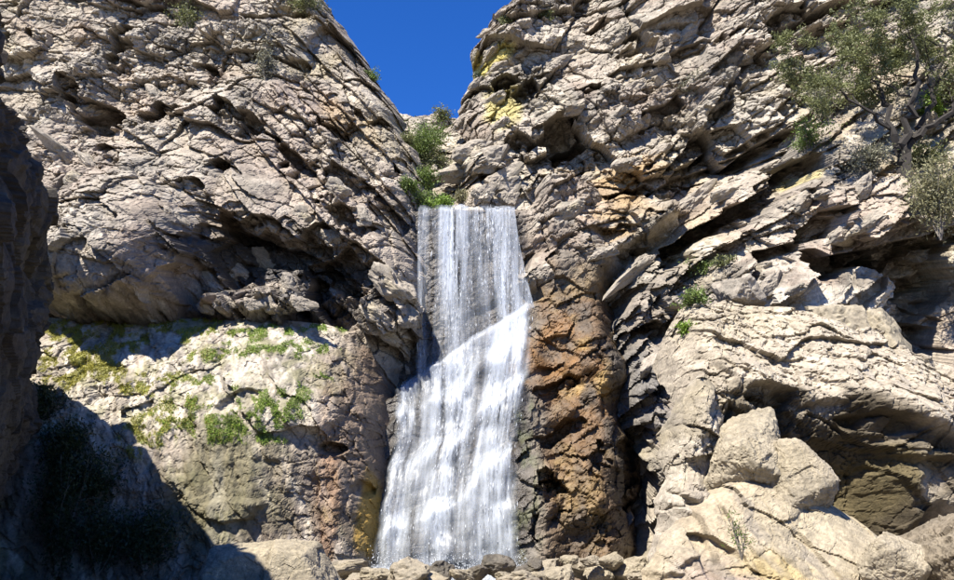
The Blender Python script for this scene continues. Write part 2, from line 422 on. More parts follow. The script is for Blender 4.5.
MOSS = [(75, 338, 46, 16, 0), (62, 362, 30, 18, 0), (100, 365, 26, 10, -20), (190, 335, 26, 9, 10), (240, 335, 24, 7, 0), (300, 350, 20, 7, 10), (185, 395, 22, 12, -30), (205, 425, 22, 10, 0), (120, 352, 24, 6, 10), (170, 318, 30, 6, -5), (215, 354, 38, 9, 4), (262, 352, 14, 7, 0), (222, 384, 16, 9, 0), (255, 415, 26, 14, 25),
        (292, 398, 18, 9, 20), (248, 432, 18, 8, 0), (130, 378, 24, 10, -20), (330, 330, 22, 5, 0), (285, 330, 16, 5, 0), (140, 335, 20, 10, 30), (325, 375, 8, 4, 0), (150, 420, 20, 20, -30)]
for (px, py, rx, ry, rot) in MOSS:
    moss = np.maximum(moss, s.blob(px, py, rx * 1.35, ry * 1.35, rot, 0.7, 0.6))
moss = moss * ss(0.0, 0.2, fbm(X * 3.4 + Z, Z * 2.4, 41, 5, .65) + 0.06)
tint = mix(MOSSY, MOSSG, ss(-6, -11.5, X + 2 * fbm(X, Z, 43)))
col = mix(col, tint, moss * 0.8)
col = mix(col, np.array([0.36, 0.22, 0.03]), s.blob(370, 525, 10, 32, 0, 0.5, 0.6) * 0.75)
col = mix(col, RUST, s.blob(325, 480, 12, 60, 0, 0.5, 0.7) * 0.35)
s.moss = moss
apron = s.finish('rock_apron', col, np.maximum(wetp * 0.7, low * 0.25), tilt_dir(12), M_ROCK)
tag(apron, 'sloping pale rock apron with green moss and brown wet streaks under the overhanging cliff', 'rock')
S_APRON = s

# ---- wet face behind the water and the rusty bulge beside it
def fall_line(X): return 7.8 + (X + 2.9) * 0.673
def face_base(X, Z):
    zl = fall_line(np.minimum(X, 2.2))
    up = 33.3 + (Z - 11) * 0.04 + 1.2 * ss(15.0, 16.2, Z) + 1.3 * np.maximum(Z - 15.4, 0)
    q = zl - Z + 0.25 * np.sin(X * 1.7) + 0.15 * np.sin(X * 4.1 + 1)
    dn = 32.2 - (zl - Z) * 0.14 - 0.42 * (ss(1.3, 1.6, q) + ss(3.1, 3.4, q) + ss(5.2, 5.5, q))
    Y = np.where(Z > zl, up, dn)
    t = ss(-0.25, 0.25, Z - zl); Y = dn * (1 - t) + up * t
    r = ss(1.9, 3.0, X)
    rb = 31.5 + 0.16 * (Z - 8) - 0.7 * np.exp(-((X - 3.8) / 1.2) ** 2 - ((Z - 6) / 4) ** 2) + 1.6 * np.maximum(X - 4.4 + 0.55 * fbm(Z * 0.7, Z * 0 + 2, 59, 4), 0) ** 1.5
    return Y * (1 - r) + rb * r
U, Z = uvgrid(-4.2, 6.6, -0.5, 16.6, 0.042)
X = -4.2 + U * 10.8
s = Sheet(X, Z, face_base)
s.blocky(math.radians(28), .35)
lay = [(2.0, 0.42, 1.2), (0.9, 0.28, 1.4), (0.42, 0.15, 1.3), (0.2, 0.07, 1.2)]
h1, t1 = relief(X, Z, math.radians(28), lay, 51, warp=0.4, joints=.5)
rmask = ss(1.7, 2.6, X)
s.h = h1 * (0.32 + 0.5 * rmask) + 0.3 * fbm(X * 0.6, Z * 0.5, 52, 3) * rmask; s.tone = t1
for (px, py, rx, ry, rot, d) in [(548, 478, 15, 16, -30, 1.6), (575, 375, 26, 9, 8, 1.0), (545, 392, 24, 8, 20, 0.7), (560, 430, 36, 6, 35, 0.7), (598, 455, 10, 34, -15, 0.5), (535, 535, 10, 14, 0, .5),
                                 (628, 470, 9, 40, -8, 0.8), (538, 255, 12, 6, -15, 0.6)]:
    s.h -= d * s.blob(px, py, rx, ry, rot, 0.25, 0.4, 0, True)
col = rock_colour(X, Z, t1, 260, 0.5) * 0.8
wet = ss(2.3, 1.4, X) * ss(16, 15, Z)
strk = fbm(X * 2.2, Z * 0.25, 53, 4)
col = mix(col, mix(np.array([0.065, 0.056, 0.048]), np.array([0.03, 0.028, 0.026]), ss(-0.3, 0.3, strk)), wet * 0.92)
dk = rmask * ss(13.5, 11.5, Z + 0.8 * fbm(X, Z, 58))
col = mix(col, np.array([0.085, 0.062, 0.042]), dk * 0.9)
col = mix(col, np.array([.05, .045, .04]), dk * ss(3.9, 4.9, X + .5 * fbm(X, Z, 56, 4)) * .8)
ru = np.maximum.reduce([s.blob(556, 345, 44, 40, 0, 0.5, 0.6), 0.9 * s.blob(588, 430, 30, 60, -15, 0.5, 0.7), 0.7 * s.blob(575, 500, 34, 50, 0, 0.5, 0.7), .5 * s.blob(602, 515, 16, 40, 0, 0.5, 0.6)])
ru = np.maximum(ru, .35 * dk) * ss(-0.55, 0.15, fbm(X * 1.8, Z * 1.1, 54, 5))
col = mix(col, mix(np.array([.19, .10, .036]), np.array([.34, .22, .075]), ss(-0.15, 0.35, fbm(X * 1.3, Z * 1.3, 55, 4))), ru * 0.88 * (.55 + .45 * ss(5.5, 8.0, Z)))
col = mix(col, np.array([0.09, 0.1, 0.045]), np.maximum(s.blob(525, 420, 10, 110, 0, 0.5, 0.5), s.blob(530, 520, 16, 34, 0, .5, .5)) * 0.55 * ss(-.1, .3, fbm(X * 2.5, Z * 1.6, 57, 4)))
face = s.finish('wet_rock_face', col, np.maximum(wet, dk * 0.7), tilt_dir(0), M_ROCK)
tag(face, 'dark wet rock face behind the falling water, turning rusty orange beside it', 'rock')
S_FACE = s

# ---- gully above the lip
def gully_base(X, Z):
    return 34.2 + (Z - 15.2) * 0.88 + 0.35 * np.abs(X + 1.6) * 0 - 1.2 * ss(-1.0, 0.2, X) * ss(15.5, 17, Z)
U, Q = np.meshgrid(np.linspace(-5.5, 3.2, 230), np.linspace(0, 1, 240))
X = U; Z = 14.9 + Q * (interp(X, [(-6, 24.5), (-4.2, 24.0), (-3.2, 23.6), (-2.2, 24.2), (-1.4, 23.6), (0, 23.5), (4, 24)]) + 0.3 * fbm(X * 1.2, X * 0 + 3, 61) - 14.9)
s = Sheet(X, Z, gully_base)
lay = [(2.4, 0.7, 1.1), (1.1, 0.4, 1.1), (0.5, 0.2, 1.1), (0.24, 0.08, 1.1)]
h1, t1 = relief(X, Z, math.radians(20), lay, 62)
s.h = h1; s.tone = t1
s.h -= -1.2 * s.blob(485, 160, 34, 34, 0, 0.3, 0.3) + 0.6 * s.blob(440, 185, 20, 20, 0, .3, .3)
col = mix(rock_colour(X, Z, t1, 290, 0.3), PALE, 0.3 * np.ones(X.shape))
gully = s.finish('gully', col, np.zeros(X.shape), tilt_dir(20), M_ROCK)
tag(gully, 'steep rocky gully with green bushes in the notch above the waterfall lip', 'gully')
S_GULLY = s

# ---- right cliff
RIGHT_EDGE = edge_line([(540, 560), (535, 400), (530, 300), (522, 230), (514, 205), (510, 185), (502, 160), (480, 136), (460, 118), (463, 98), (474, 72), (480, 40), (497, 18), (515, 6), (535, -2), (570, -30), (620, -80)], 32.6, .36, 10)
def right_edge(Z): return interp(Z, RIGHT_EDGE) + 0.3 * fbm(Z * 0.9, Z * 0 + 8, 18, 4)
def right_base(X, Z):
    e = right_edge(Z)
    Y = 31.6 + 0.36 * (Z - 10) - 0.42 * sp(X - 5.5)
    Y = Y + 2.0 * ss(6.2, 4.8, X) * ss(12.6, 10.8, Z)
    Y = Y + np.where(Z < 8.5, (8.5 - Z) * 0.35, 0) * ss(14, 6, X)
    Y = Y + 2.4 * sp((e + 0.35 - X) * 1.5) / 1.5
    # the ramp the tree grows on, and the shaded bay beyond it
    Y = Y - 1.3 * np.exp(-((X - 9.5) / 3.0) ** 2 - ((Z - 11.5) / 1.6) ** 2)
    Y = Y + 1.0 * ss(11, 13, X) * np.exp(-((Z - 9) / 2.2) ** 2)
    return Y
U, Z = uvgrid(1, 23, -0.5, 29.5, 0.041)
X = right_edge(Z) - 0.35 + (21 - right_edge(Z) + 0.35) * U ** 1.08
s = Sheet(X, Z, right_base)
s.blocky(math.radians(30))
lay = [(4.2, 1.1, 1.5), (1.9, 0.5, 1.4), (0.85, 0.2, 1.3), (0.40, 0.115, 1.2), (0.2, 0.06, 1.1)]
lay2 = [(3.8, 1.3, 1.05), (1.8, 0.65, 1.1), (0.85, 0.3, 1.05), (0.42, 0.15, 1.0), (0.2, 0.07, 1.0)]
h1, t1 = relief(X, Z, math.radians(34), lay, 71)
h2, t2 = relief(X, Z, math.radians(25), lay2, 72, joints=.4)
w = ss(1.0, -1.0, Z - (11.8 + 0.61 * (X - 3)) + 1.2 * fbm(X * 0.4, Z * 0.4, 79))
s.h = h1 * w + h2 * (1 - w); s.tone = t1 * w + t2 * (1 - w)
s.h += strata(X, Z, math.radians(35), 1.3, 10.0, 0.55, 75, 0.3) * w + strata(X, Z, math.radians(12), 1.4, 3.0, 0.06, 76) * (1 - w)
RC = [(745, 208, 110, 8, 33, 1.8), (640, 292, 90, 6, 33, .8), (825, 215, 70, 6, 35, .8), (700, 235, 40, 9, 33, 0.9), (800, 245, 46, 9, 28, 1.1), (640, 190, 40, 8, 5, 1.0), (655, 165, 40, 8, 5, -0.5), (612, 232, 24, 8, 15, 0.7),
      (560, 140, 24, 26, 10, 1.2), (530, 90, 12, 34, 0, 0.8), (505, 78, 10, 18, 0, 1.0), (515, 160, 12, 26, 10, 0.8), (795, 22, 36, 18, 20, 1.6), (640, 42, 20, 16, 30, 0.9), (715, 130, 12, 34, -20, 1.1),
      (745, 95, 46, 56, 0, -1.3), (770, 150, 14, 24, -20, 1.0), (690, 175, 18, 26, -20, 0.8), (850, 205, 46, 48, 0, -1.2), (850, 262, 56, 12, 8, 1.4), (925, 290, 36, 40, 0, 1.5), (930, 350, 40, 36, 0, 1.3), (930, 245, 60, 16, 10, 1.6),
      (600, 345, 14, 30, 20, 0.8), (655, 340, 36, 10, 25, 0.8), (640, 300, 50, 9, 28, -0.5), (680, 385, 20, 26, 40, 0.5), (590, 95, 22, 12, 0, 0.9), (690, 55, 36, 10, 20, 0.7), (600, 20, 20, 10, 10, .7), (660, 110, 30, 12, 20, .7),
      (730, 172, 24, 10, 40, 0.7), (580, 280, 20, 7, 10, 0.9), (545, 215, 18, 8, -20, 0.8), (860, 60, 40, 12, 20, .8), (640, 500, 16, 60, 0, 1.5)]
for (px, py, rx, ry, rot, d) in RC:
    s.h -= (1.7 if d > 0 else 1.3) * d * s.blob(px, py, rx, ry, rot, 0.3 if d > 0 else 0.45, 0.45 if d > 0 else 0.4, 0, True)
col = rock_colour(X, Z, s.tone, 300, 0.6)
for (px, py, rx, ry, rot, c, k) in [(486, 52, 24, 20, 0, np.array([.5, .42, .12]) * .75, .9), (497, 102, 22, 26, 0, np.array([.5, .43, .16]) * .75, .8), (540, 30, 26, 20, 0, PALE, .7), (640, 165, 44, 18, 5, OCHRE * 1.1, .75), (625, 205, 40, 14, 10, OCHRE, .6),
                                (615, 235, 24, 10, 20, OCHRE, .55), (740, 110, 44, 50, 0, PALE * 1.05, .6), (745, 25, 50, 14, 10, PALE * 1.05, .6), (800, 180, 12, 8, 20, np.array([.5, .42, .2]) * .75, .9), (590, 190, 40, 40, 0, OCHRE * .95, .4),
                                (700, 110, 60, 60, 0, ROCK_B, .4), (560, 250, 40, 50, 0, ROCK_P * .7, .5), (850, 205, 44, 44, 0, ROCK_P * 1.15, .6), (640, 320, 60, 60, 20, ROCK_B * .9, .6),
                                (830, 300, 60, 14, 0, PALE * 1.05, .8), (650, 100, 50, 30, 0, ROCK_P * .8, .5)]:
    col = mix(col, c, s.blob(px, py, rx, ry, rot, 0.5, 0.6) * k)
drk = s.blob(600, 370, 40, 70, 20, 0.4, 0.5)
col = mix(col, np.array([.12, .115, .11]), drk * .75)
cliff_r = s.finish('cliff', col, 0.3 * drk, tilt_dir(16, -0.04), M_ROCK)
tag(cliff_r, 'broad broken grey and tan cliff with slanting rock layers, carrying the dark-trunked tree', 'cliff')
S_RIGHT = s

# ---- ground, reaching past the canyon
def ground_z(X, Y):
    return 0.02 * np.sin(X) + 1.15 * ss(3, 17, Y) + 0.12 * fbm(X * 0.4, Y * 0.4, 81, 3) * ss(90, 30, np.abs(Y)) - 0.25 * ss(24, 27, Y)
gx = np.concatenate([np.linspace(-900, -26, 20), np.linspace(-25, 25, 200), np.linspace(26, 900, 20)])
gy = np.concatenate([np.linspace(-900, -11, 20), np.linspace(-10, 45, 220), np.linspace(47, 900, 20)])
GX, GY = np.meshgrid(gx, gy)
GZ = ground_z(GX, GY)
gc = np.concatenate([rock_colour(GX, GY, 0.3 * fbm(GX * 2, GY * 2, 83), 84, 0) * (0.85 - 0.5 * ss(18, 30, np.maximum(np.abs(GX), -GY * 1.5)))[..., None], np.zeros(GX.shape + (1,))], -1)
g = obj('ground', mesh_np('ground', np.stack([GX, GY, GZ], -1).reshape(-1, 3), grid_faces(len(gx), len(gy)), gc.reshape(-1, 4)), M_ROCK)
g['kind'] = 'structure'
M_POOL, n, p = new_mat('pool_water')
p.inputs['Base Color'].default_value = (0.05, 0.06, 0.05, 1); p.inputs['Roughness'].default_value = 0.08
bp = N(n, 'ShaderNodeBump', Strength=0.4, Distance=0.05); nz = N(n, 'ShaderNodeTexNoise', Scale=3.0, Detail=4.0)
n.links.new(nz.outputs[0], bp.inputs['Height']); n.links.new(bp.outputs[0], p.inputs['Normal'])
a = np.linspace(0, 2 * math.pi, 48, endpoint=False); rr = 1 + 0.14 * np.sin(3 * a + 1) + 0.08 * np.sin(7 * a)
PV = np.concatenate([[[0.0, 27.3, 1.22]], np.stack([0.2 + 4.6 * rr * np.cos(a), 27.6 + 2.6 * rr * np.sin(a), np.full(48, 1.22)], 1)])
PF = np.array([[0, 1 + i, 1 + (i + 1) % 48] for i in range(48)])
pool = obj('pool_water', mesh_np('pool_water', PV, PF), M_POOL); pool['kind'] = 'structure'

# ================================================================== separate rocks
_ico = {}
def ico(sub):
    if sub not in _ico:
        import bmesh
        bm = bmesh.new(); bmesh.ops.create_icosphere(bm, subdivisions=sub, radius=1.0)
        V = np.array([v.co[:] for v in bm.verts]); F = np.array([[v.index for v in f.verts] for f in bm.faces]); bm.free()
        V /= np.linalg.norm(V, axis=1)[:, None]
        _ico[sub] = (V, F)
    return _ico[sub]
def rock_mesh(name, planes, seed, sub=5, p=14, rough=(0.9, 0.14), size=(1, 1, 1), tint=None, detail=3, colfn=None):
    """A faceted rock: the rounded intersection of half-spaces (normal, distance), chipped by cell noise."""
    D, F = ico(sub)
    acc = np.zeros(len(D))
    for nrm, d in planes:
        nn = np.asarray(nrm, float); nn = nn / np.linalg.norm(nn)
        acc += np.maximum(0, D @ nn / d) ** p
    V = D * (acc ** (-1.0 / p))[:, None] * np.asarray(size)
    L, A = rough
    tone = np.zeros(len(V))
    W = V + 0.25 * L * np.stack([fbm3(V / L + 11 * k, seed + k, 3) for k in range(3)], 1)
    off = np.zeros(len(V))
    for i in range(detail):
        key, O, e = cells3(W / (L / 2.1 ** i), seed + 13 * i)
        G = np.stack([rnd(key, 6), rnd(key, 7), rnd(key, 8)], 1) - 0.5
        off += A / 1.9 ** i * ((rnd(key, 5) - 0.5) * 1.2 + 1.6 * (G * O).sum(1) - 0.6 * np.exp(-(e / 0.06) ** 2) * (rnd(key, 9) > 0.5))
        tone += (rnd(key, 10) - 0.5) * 0.5
    off += A * .4 * sum((1 - 2.2 * np.abs(n3(W / L * 3.4 * 2 ** i + 7 * i, seed + 300 + i))) / 1.7 ** i for i in range(4))
    fn = np.cross(V[F[:, 1]] - V[F[:, 0]], V[F[:, 2]] - V[F[:, 0]]); nr = np.zeros_like(V)
    for k in range(3): np.add.at(nr, F[:, k], fn)
    nr /= np.linalg.norm(nr, axis=1)[:, None] + 1e-12
    V = V + nr * off[:, None]
    C = mix(ROCK_A, ROCK_B, ss(-0.2, 0.5, fbm3(V * 0.9, seed + 70, 4) + 0.4 * tone))
    C = mix(C, ROCK_C, ss(0, 0.5, fbm3(V * 0.7 + 5, seed + 80, 3)) * 0.6)
    C = mix(C, PALE, ss(0.05, 0.45, fbm3(V * 2.5, seed + 90, 4)) * 0.4)
    C = C * (1 + 0.15 * tone)[:, None]
    if tint is not None: C = mix(C, np.asarray(tint), np.full(len(V), 0.6))
    wet = np.zeros(len(V))
    if colfn: C, wet = colfn(V, C, tone)
    return mesh_np(name, V, F, np.concatenate([np.clip(C, .01, .85), wet[:, None]], 1))
def rand_planes(seed, n=13, lo=0.72, hi=1.0):
    r = np.random.RandomState(seed); out = []
    for i in range(n):
        z = 1 - 2 * (i + 0.5) / n; a = i * 2.39996 + r.uniform(-.5, .5); q = math.sqrt(1 - z * z)
        v = np.array([q * math.cos(a), q * math.sin(a), z]) + r.normal(0, 0.22, 3)
        out.append((v, r.uniform(lo, hi)))
    return out

# ---- dark buttress standing at the left edge, in its own shade
line = np.array([(-8.5, -14.0), (-7.0, 0.0), (-6.9, 9.0), (-9.0, 16.0), (-10.15, 19.3), (-13.9, 27.6), (-17, 29.5)])
seg = np.concatenate([[0], np.cumsum(np.linalg.norm(np.diff(line, axis=0), axis=1))])
aa = np.concatenate([np.linspace(0, seg[2], 90, endpoint=False), np.linspace(seg[2], seg[-1], 400)])
LX = np.interp(aa, seg, line[:, 0]); LY = np.interp(aa, seg, line[:, 1])
kern = np.ones(9) / 9; TX = np.convolve(np.pad(np.gradient(LX, aa), 4, 'edge'), kern, 'valid'); TY = np.convolve(np.pad(np.gradient(LY, aa), 4, 'edge'), kern, 'valid')
tl = np.hypot(TX, TY); NX = TY / tl; NY = -TX / tl
a_, v_ = np.meshgrid(aa, np.linspace(0, 15.5, 340))
zt = interp(a_, [(0, 9), (seg[2], 9.2), (seg[3], 10.0), (seg[4], 10.3), (seg[5], 8.5), (seg[6], 8.0)]) + 0.35 * fbm(a_ * 0.7, a_ * 0, 95, 4)
up = np.minimum(v_, zt); over = np.maximum(v_ - zt, 0)
h1, t1 = relief(a_, v_, math.radians(15), [(2.6, 0.34, 1.2), (1.2, 0.22, 1.2), (0.55, 0.12, 1.1), (0.25, 0.06, 1.1)], 94)
out = h1 * 0.8 - over * 0.75 - 0.45 * ss(6.0, 1.5, v_)
PX = LX[None] + NX[None] * out; PY = LY[None] + NY[None] * out; PZ = up + 0.85 * over * (over < 2) + (1.7 + .1 * (over - 2)) * (over >= 2) + 0.3 * h1 * (over > 0)
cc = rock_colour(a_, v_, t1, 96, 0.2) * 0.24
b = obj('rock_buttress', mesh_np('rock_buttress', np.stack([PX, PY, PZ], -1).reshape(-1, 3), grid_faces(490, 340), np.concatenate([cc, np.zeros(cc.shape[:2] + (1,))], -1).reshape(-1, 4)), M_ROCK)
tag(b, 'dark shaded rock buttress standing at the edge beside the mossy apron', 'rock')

# ---- big overhanging boulder on the right
def big_col(V, C, t):
    C = mix(C, np.array([.13, .10, .06]), np.full(len(V), .6))
    return C, np.zeros(len(V))
def g_ridge(X): return interp(X, [(4.3, 4.6), (5.0, 5.1), (5.8, 5.75), (7.3, 5.75), (8.6, 5.5), (9.6, 4.8), (10.8, 4.3), (13, 4.0)])
def g_base(X, Z):
    d = Z - g_ridge(X); q = np.sqrt(d * d + 0.1) - 0.3
    return 20.0 + np.where(d > 0, 1.35 * q, 0.85 * q) + 2.2 * sp((5.1 - X) * 1.6) / 1.6 - 0.12 * (X - 7) + 0.5 * np.sin(X * 1.1)
U, Q = np.meshgrid(np.linspace(4.2, 13.0, 330), np.linspace(0, 1, 270))
X = U; Z = 0.9 + Q * (interp(X, [(4.2, 7.0), (5.5, 8.4), (7, 8.7), (9, 8.3), (10.8, 7.5), (13, 6.5)]) - 0.9)
s = Sheet(X, Z, g_base)
s.X = X + 0.8 * sp((5.1 - X) * 1.6) / 1.6
s.h, t1 = relief(X, Z, math.radians(-14), [(2.2, 0.3, 1.3), (0.9, 0.16, 1.2), (0.38, 0.09, 1.1), (0.17, 0.05, 1.0)], 104, joints=.5)
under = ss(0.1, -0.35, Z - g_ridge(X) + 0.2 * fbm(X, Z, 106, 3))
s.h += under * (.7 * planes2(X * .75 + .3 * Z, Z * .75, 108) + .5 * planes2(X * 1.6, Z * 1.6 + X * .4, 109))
for (px, py, rx, ry, rot, d) in [(765, 395, 26, 14, 0, .6), (830, 410, 30, 12, -20, .4), (905, 452, 30, 8, -10, -.35), (885, 425, 26, 7, -15, .4), (870, 500, 30, 30, 0, -.4), (720, 380, 12, 24, 10, .3)]:
    s.h -= d * s.blob(px, py, rx, ry, rot, 0.25, 0.5)
col = mix(rock_colour(X, Z, t1, 330, -0.2), PALE * np.array([1.02, .98, .9]), np.full(X.shape, .45))
col = mix(col, np.array([.06, .047, .028]), under * .95 * ss(-.45, .1, fbm(X * .9, Z * .9, 107, 4)))  # brown underside, with the overhang's shade painted into its colour
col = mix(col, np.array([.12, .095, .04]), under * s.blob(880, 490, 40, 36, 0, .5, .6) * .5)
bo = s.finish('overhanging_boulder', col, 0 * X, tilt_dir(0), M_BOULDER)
tag(bo, 'huge overhanging boulder with sunlit top and brown underside with painted shade, above the pale cracked rocks', 'boulder')

# ---- pale rocks below it
def pale_col(V, C, t):
    C = mix(C, np.array([.52, .445, .31]) * .56, np.full(len(V), .7))
    return C * (1 + .1 * t)[:, None], np.zeros(len(V))
def tan_col(V, C, t):
    C = mix(C, np.array([.47, .40, .28]) * .56, np.full(len(V), .55))
    return C, np.zeros(len(V))
def placed(name, loc, planes, seed, sub, rough, label, cat='rock', colfn=None, p=16, detail=4, rot=0, group=None):
    o = obj(name, rock_mesh(name, planes, seed, sub, p, rough, colfn=colfn, detail=detail), M_BOULDER)
    o.location = tuple(loc); o.rotation_euler.z = rot
    return tag(o, label, cat, group)
def o_top(X): return interp(X, [(2.9, 1.6), (3.3, 2.1), (4.2, 2.7), (5.2, 3.45), (6.2, 3.3), (7.3, 2.75), (8.0, 2.3), (8.7, 1.3)])
def o_base(X, Z):
    d = Z - o_top(X)
    return 17.0 + 0.8 * (Z - 1.2) + 2.6 * sp(d * 3) / 3 + 0.9 * np.abs(X - 5.9) ** 1.5 * 0.18 + 1.2 * sp((X - 8.2) * 2) / 2
U, Z = uvgrid(2.9, 9.0, 0.4, 4.3, 0.024)
x0 = interp(Z, [(0.4, 3.0), (1.6, 3.05), (2.2, 3.5), (3.0, 4.4), (3.6, 5.0), (4.5, 5.6)]) + .12 * fbm(Z * 2, Z * 0, 119, 4)
X = x0 + U * (9.0 - x0)
s = Sheet(X, Z, o_base); rc = 0.45 * np.exp(-(X - x0) / .25); s.Y = s.Y + rc; s.X = X + .3 * rc
s.h, t1 = relief(X, Z, math.radians(-35), [(2.2, 0.22, 1.3), (0.9, 0.10, 1.4), (0.4, 0.035, 1.2), (0.16, 0.015, 1.0)], 112, joints=.25)
for (px, py, rx, ry, rot, d) in [(712, 545, 22, 5, -28, .35), (820, 560, 6, 26, 25, .15), (735, 530, 4, 40, 15, .15), (665, 560, 30, 10, 10, -.2), (690, 520, 8, 40, 5, .3)]:
    s.h -= d * s.blob(px, py, rx, ry, rot, 0.25, 0.5)
col = mix(rock_colour(X, Z, .5 * t1, 340, -.6), np.array([.36, .305, .21]), ss(-.5, .2, fbm(X * .7, Z * .7, 113, 4)) * .75)
col = mix(col, np.array([.36, .27, .10]), s.blob(780, 572, 40, 14, 0, .6, .6) * .5)
col = mix(col, np.array([.16, .145, .13]), ss(.25, .5, fbm(X * 2.1 + Z, Z * 1.2, 114, 5)) * .5)
tag(s.finish('sloping_outcrop', col, 0 * X, tilt_dir(0), M_BOULDER), 'smooth pale yellow-grey outcrop sloping down under the cracked boulder', 'rock')
S_OUT = s
def r_base(X, Z):
    c_ = interp(Z, [(0, 4.1), (3, 4.55), (6, 5.1)])
    return 19.2 + 0.3 * (Z - 3) + 1.1 * np.abs(X - interp(Z, [(0, 4.1), (3, 4.55), (6, 5.1)])) ** 1.4 + 1.5 * sp((Z - interp(X, [(3, 3.8), (4.3, 5.2), (5, 5.7), (6, 5.2)])) * 3) / 3
U, Z = uvgrid(3.0, 6.4, 0.4, 6.0, 0.03)
x0 = interp(Z, [(0, 3.4), (2, 3.55), (3.5, 3.9), (4.6, 4.05), (5.4, 4.5), (6, 5.0)]) + .14 * fbm(Z * 2, Z * 0, 118, 4)
X = x0 + U * (6.4 - x0)
s = Sheet(X, Z, r_base); rc = 0.5 * np.exp(-(X - x0) / .25); s.Y = s.Y + rc; s.X = X + .33 * rc
s.h, t1 = relief(X, Z, math.radians(70), [(1.3, 0.34, 1.4), (0.6, 0.22, 1.5), (0.28, 0.1, 1.4), (0.13, 0.04, 1.2)], 116)
col = mix(rock_colour(X, Z, t1, 350, 1.2), PALE, ss(-.2, .3, fbm(X * 1.5, Z * 1.5, 117, 4)) * .5)
tag(s.finish('ridged_outcrop', col, 0 * X, tilt_dir(10), M_BOULDER), 'rough grey ridged outcrop between the dark crevice and the smooth pale rock', 'rock')

placed('cracked_boulder', at(760, 462, 18.6) + [0, .7, 0], [((-.3, -.35, .89), .72), ((-.65, -.75, -.12), .72), ((.9, -.4, .1), .62), ((-.2, -.6, -.78), .55), ((.45, -.75, .5), .62), ((-.9, .1, .4), .75), ((0, 1, 0), 1), ((0, 0, -1), .9)],
       117, 6, (.6, 0.045), 'pale boulder with a dark undercut face resting on the smooth outcrop', 'boulder', pale_col, 11)
placed('split_block', at(812, 478, 18.3) + [0, .6, 0], [((-.2, -.9, .38), .5), ((.7, -.3, .65), .58), ((-.8, -.5, .2), .55), ((.3, -.6, -.75), .62), ((1, 0, -.2), .62), ((0, 1, 0), .8), ((0, 0, 1), .85), ((0, 0, -1), .7)],
       118, 6, (.5, 0.035), 'smooth grey split block leaning against the pale boulder', 'boulder', tan_col, 14)
placed('small_boulder', at(903, 566, 16.5) + [0, .3, 0], rand_planes(121, 12, .42, .55), 121, 6, (.4, .03), 'small rounded boulder at the foot of the smooth outcrop', 'boulder', pale_col)
placed('brown_boulder', at(972, 562, 16.0) + [.35, .4, 0], rand_planes(123, 11, .75, .95), 123, 6, (.6, .05), 'brown boulder at the right edge below the overhang', 'boulder', big_col)
placed('square_block', at(840, 318, 23.4), [((-.1, -1, .1), .42), ((0, -.3, 1), .3), ((1, -.2, 0), .62), ((-1, -.2, 0), .6), ((0, 1, 0), .6), ((0, 0, -1), .5)], 125, 4, (.3, .04), 'square tan block sitting on top of the overhanging boulder', 'boulder', pale_col, 24)
placed('pink_block', at(741, 292, 24.2), [((-.6, -.6, .5), .34), ((.3, -.9, -.2), .34), ((.8, 0, .6), .42), ((-.8, 0, -.5), .45), ((0, 1, 0), .6), ((0, 0, -1), .3), ((0, 0, 1), .4)], 127, 4, (.3, .04), 'tilted pinkish block on the ledge below the slanting crack', 'boulder', None, 24)
placed('pointed_block', at(878, 330, 23.6), [((-.5, -.8, .3), .34), ((.7, -.6, .3), .34), ((0, 0, 1), .55), ((0, 1, 0), .6), ((0, 0, -1), .6), ((-1, 0, .3), .4)], 128, 4, (.3, .04), 'pointed tan block beside the square one on the ledge', 'boulder', pale_col, 20)
placed('flat_boulder', at(236, 568, 19.5) + [0, .4, 0], [((-.1, -.3, .95), .36), ((-.9, -.3, .3), .72), ((.9, -.3, .3), .78), ((0, -1, .25), .5), ((0, 1, .2), .6), ((0, 0, -1), .6), ((-.5, -.5, .7), .5)], 131, 6, (.6, .025), 'pale flat-topped boulder at the edge of the shadow', 'boulder', pale_col, 16)
placed('rounded_boulder', at(288, 566, 19.2) + [0, .4, 0], [((.1, -.3, .95), .38), ((-.9, -.3, .3), .5), ((.85, -.3, .45), .5), ((0, -1, .15), .45), ((0, 1, .2), .6), ((0, 0, -1), .6)], 133, 6, (.6, .025), 'pale rounded boulder touching the flat-topped one below the apron', 'boulder', pale_col, 14)

# ---- line of stones along the foot of the fall
variants = [rock_mesh('foot_stone', rand_planes(140 + i, 12, .7, 1.0), 140 + i, 4, 14, (.7, .09), colfn=pale_col if i % 2 else tan_col) for i in range(8)]
def wet_col(V, C, t):
    return C * .42, np.full(len(V), .9)
wet_v = [rock_mesh('foot_stone', rand_planes(150 + i, 12, .7, 1.0), 150 + i, 4, 14, (.7, .09), colfn=wet_col) for i in range(4)]
rs = np.random.RandomState(5)
FOOT = [(345, 566, 22), (325, 572, 15), (408, 573, 30), (440, 570, 22), (462, 574, 20), (497, 563, 24), (478, 570, 16), (520, 572, 22), (545, 568, 20), (560, 575, 22), (580, 568, 18), (600, 572, 20), (612, 560, 16), (628, 570, 22), (590, 560, 12),
        (375, 575, 20), (395, 578, 14), (315, 578, 16), (360, 578, 14), (430, 579, 16), (535, 578, 16), (505, 577, 14), (640, 577, 18), (570, 560, 11), (535, 562, 10), (648, 562, 16), (520, 580, 26)]
ORD = 'first second third fourth fifth sixth seventh eighth ninth tenth eleventh twelfth thirteenth fourteenth fifteenth'.split()
rows = {'front': sorted(f[0] for f in FOOT if f[1] >= 573), 'back': sorted(f[0] for f in FOOT if f[1] < 573)}
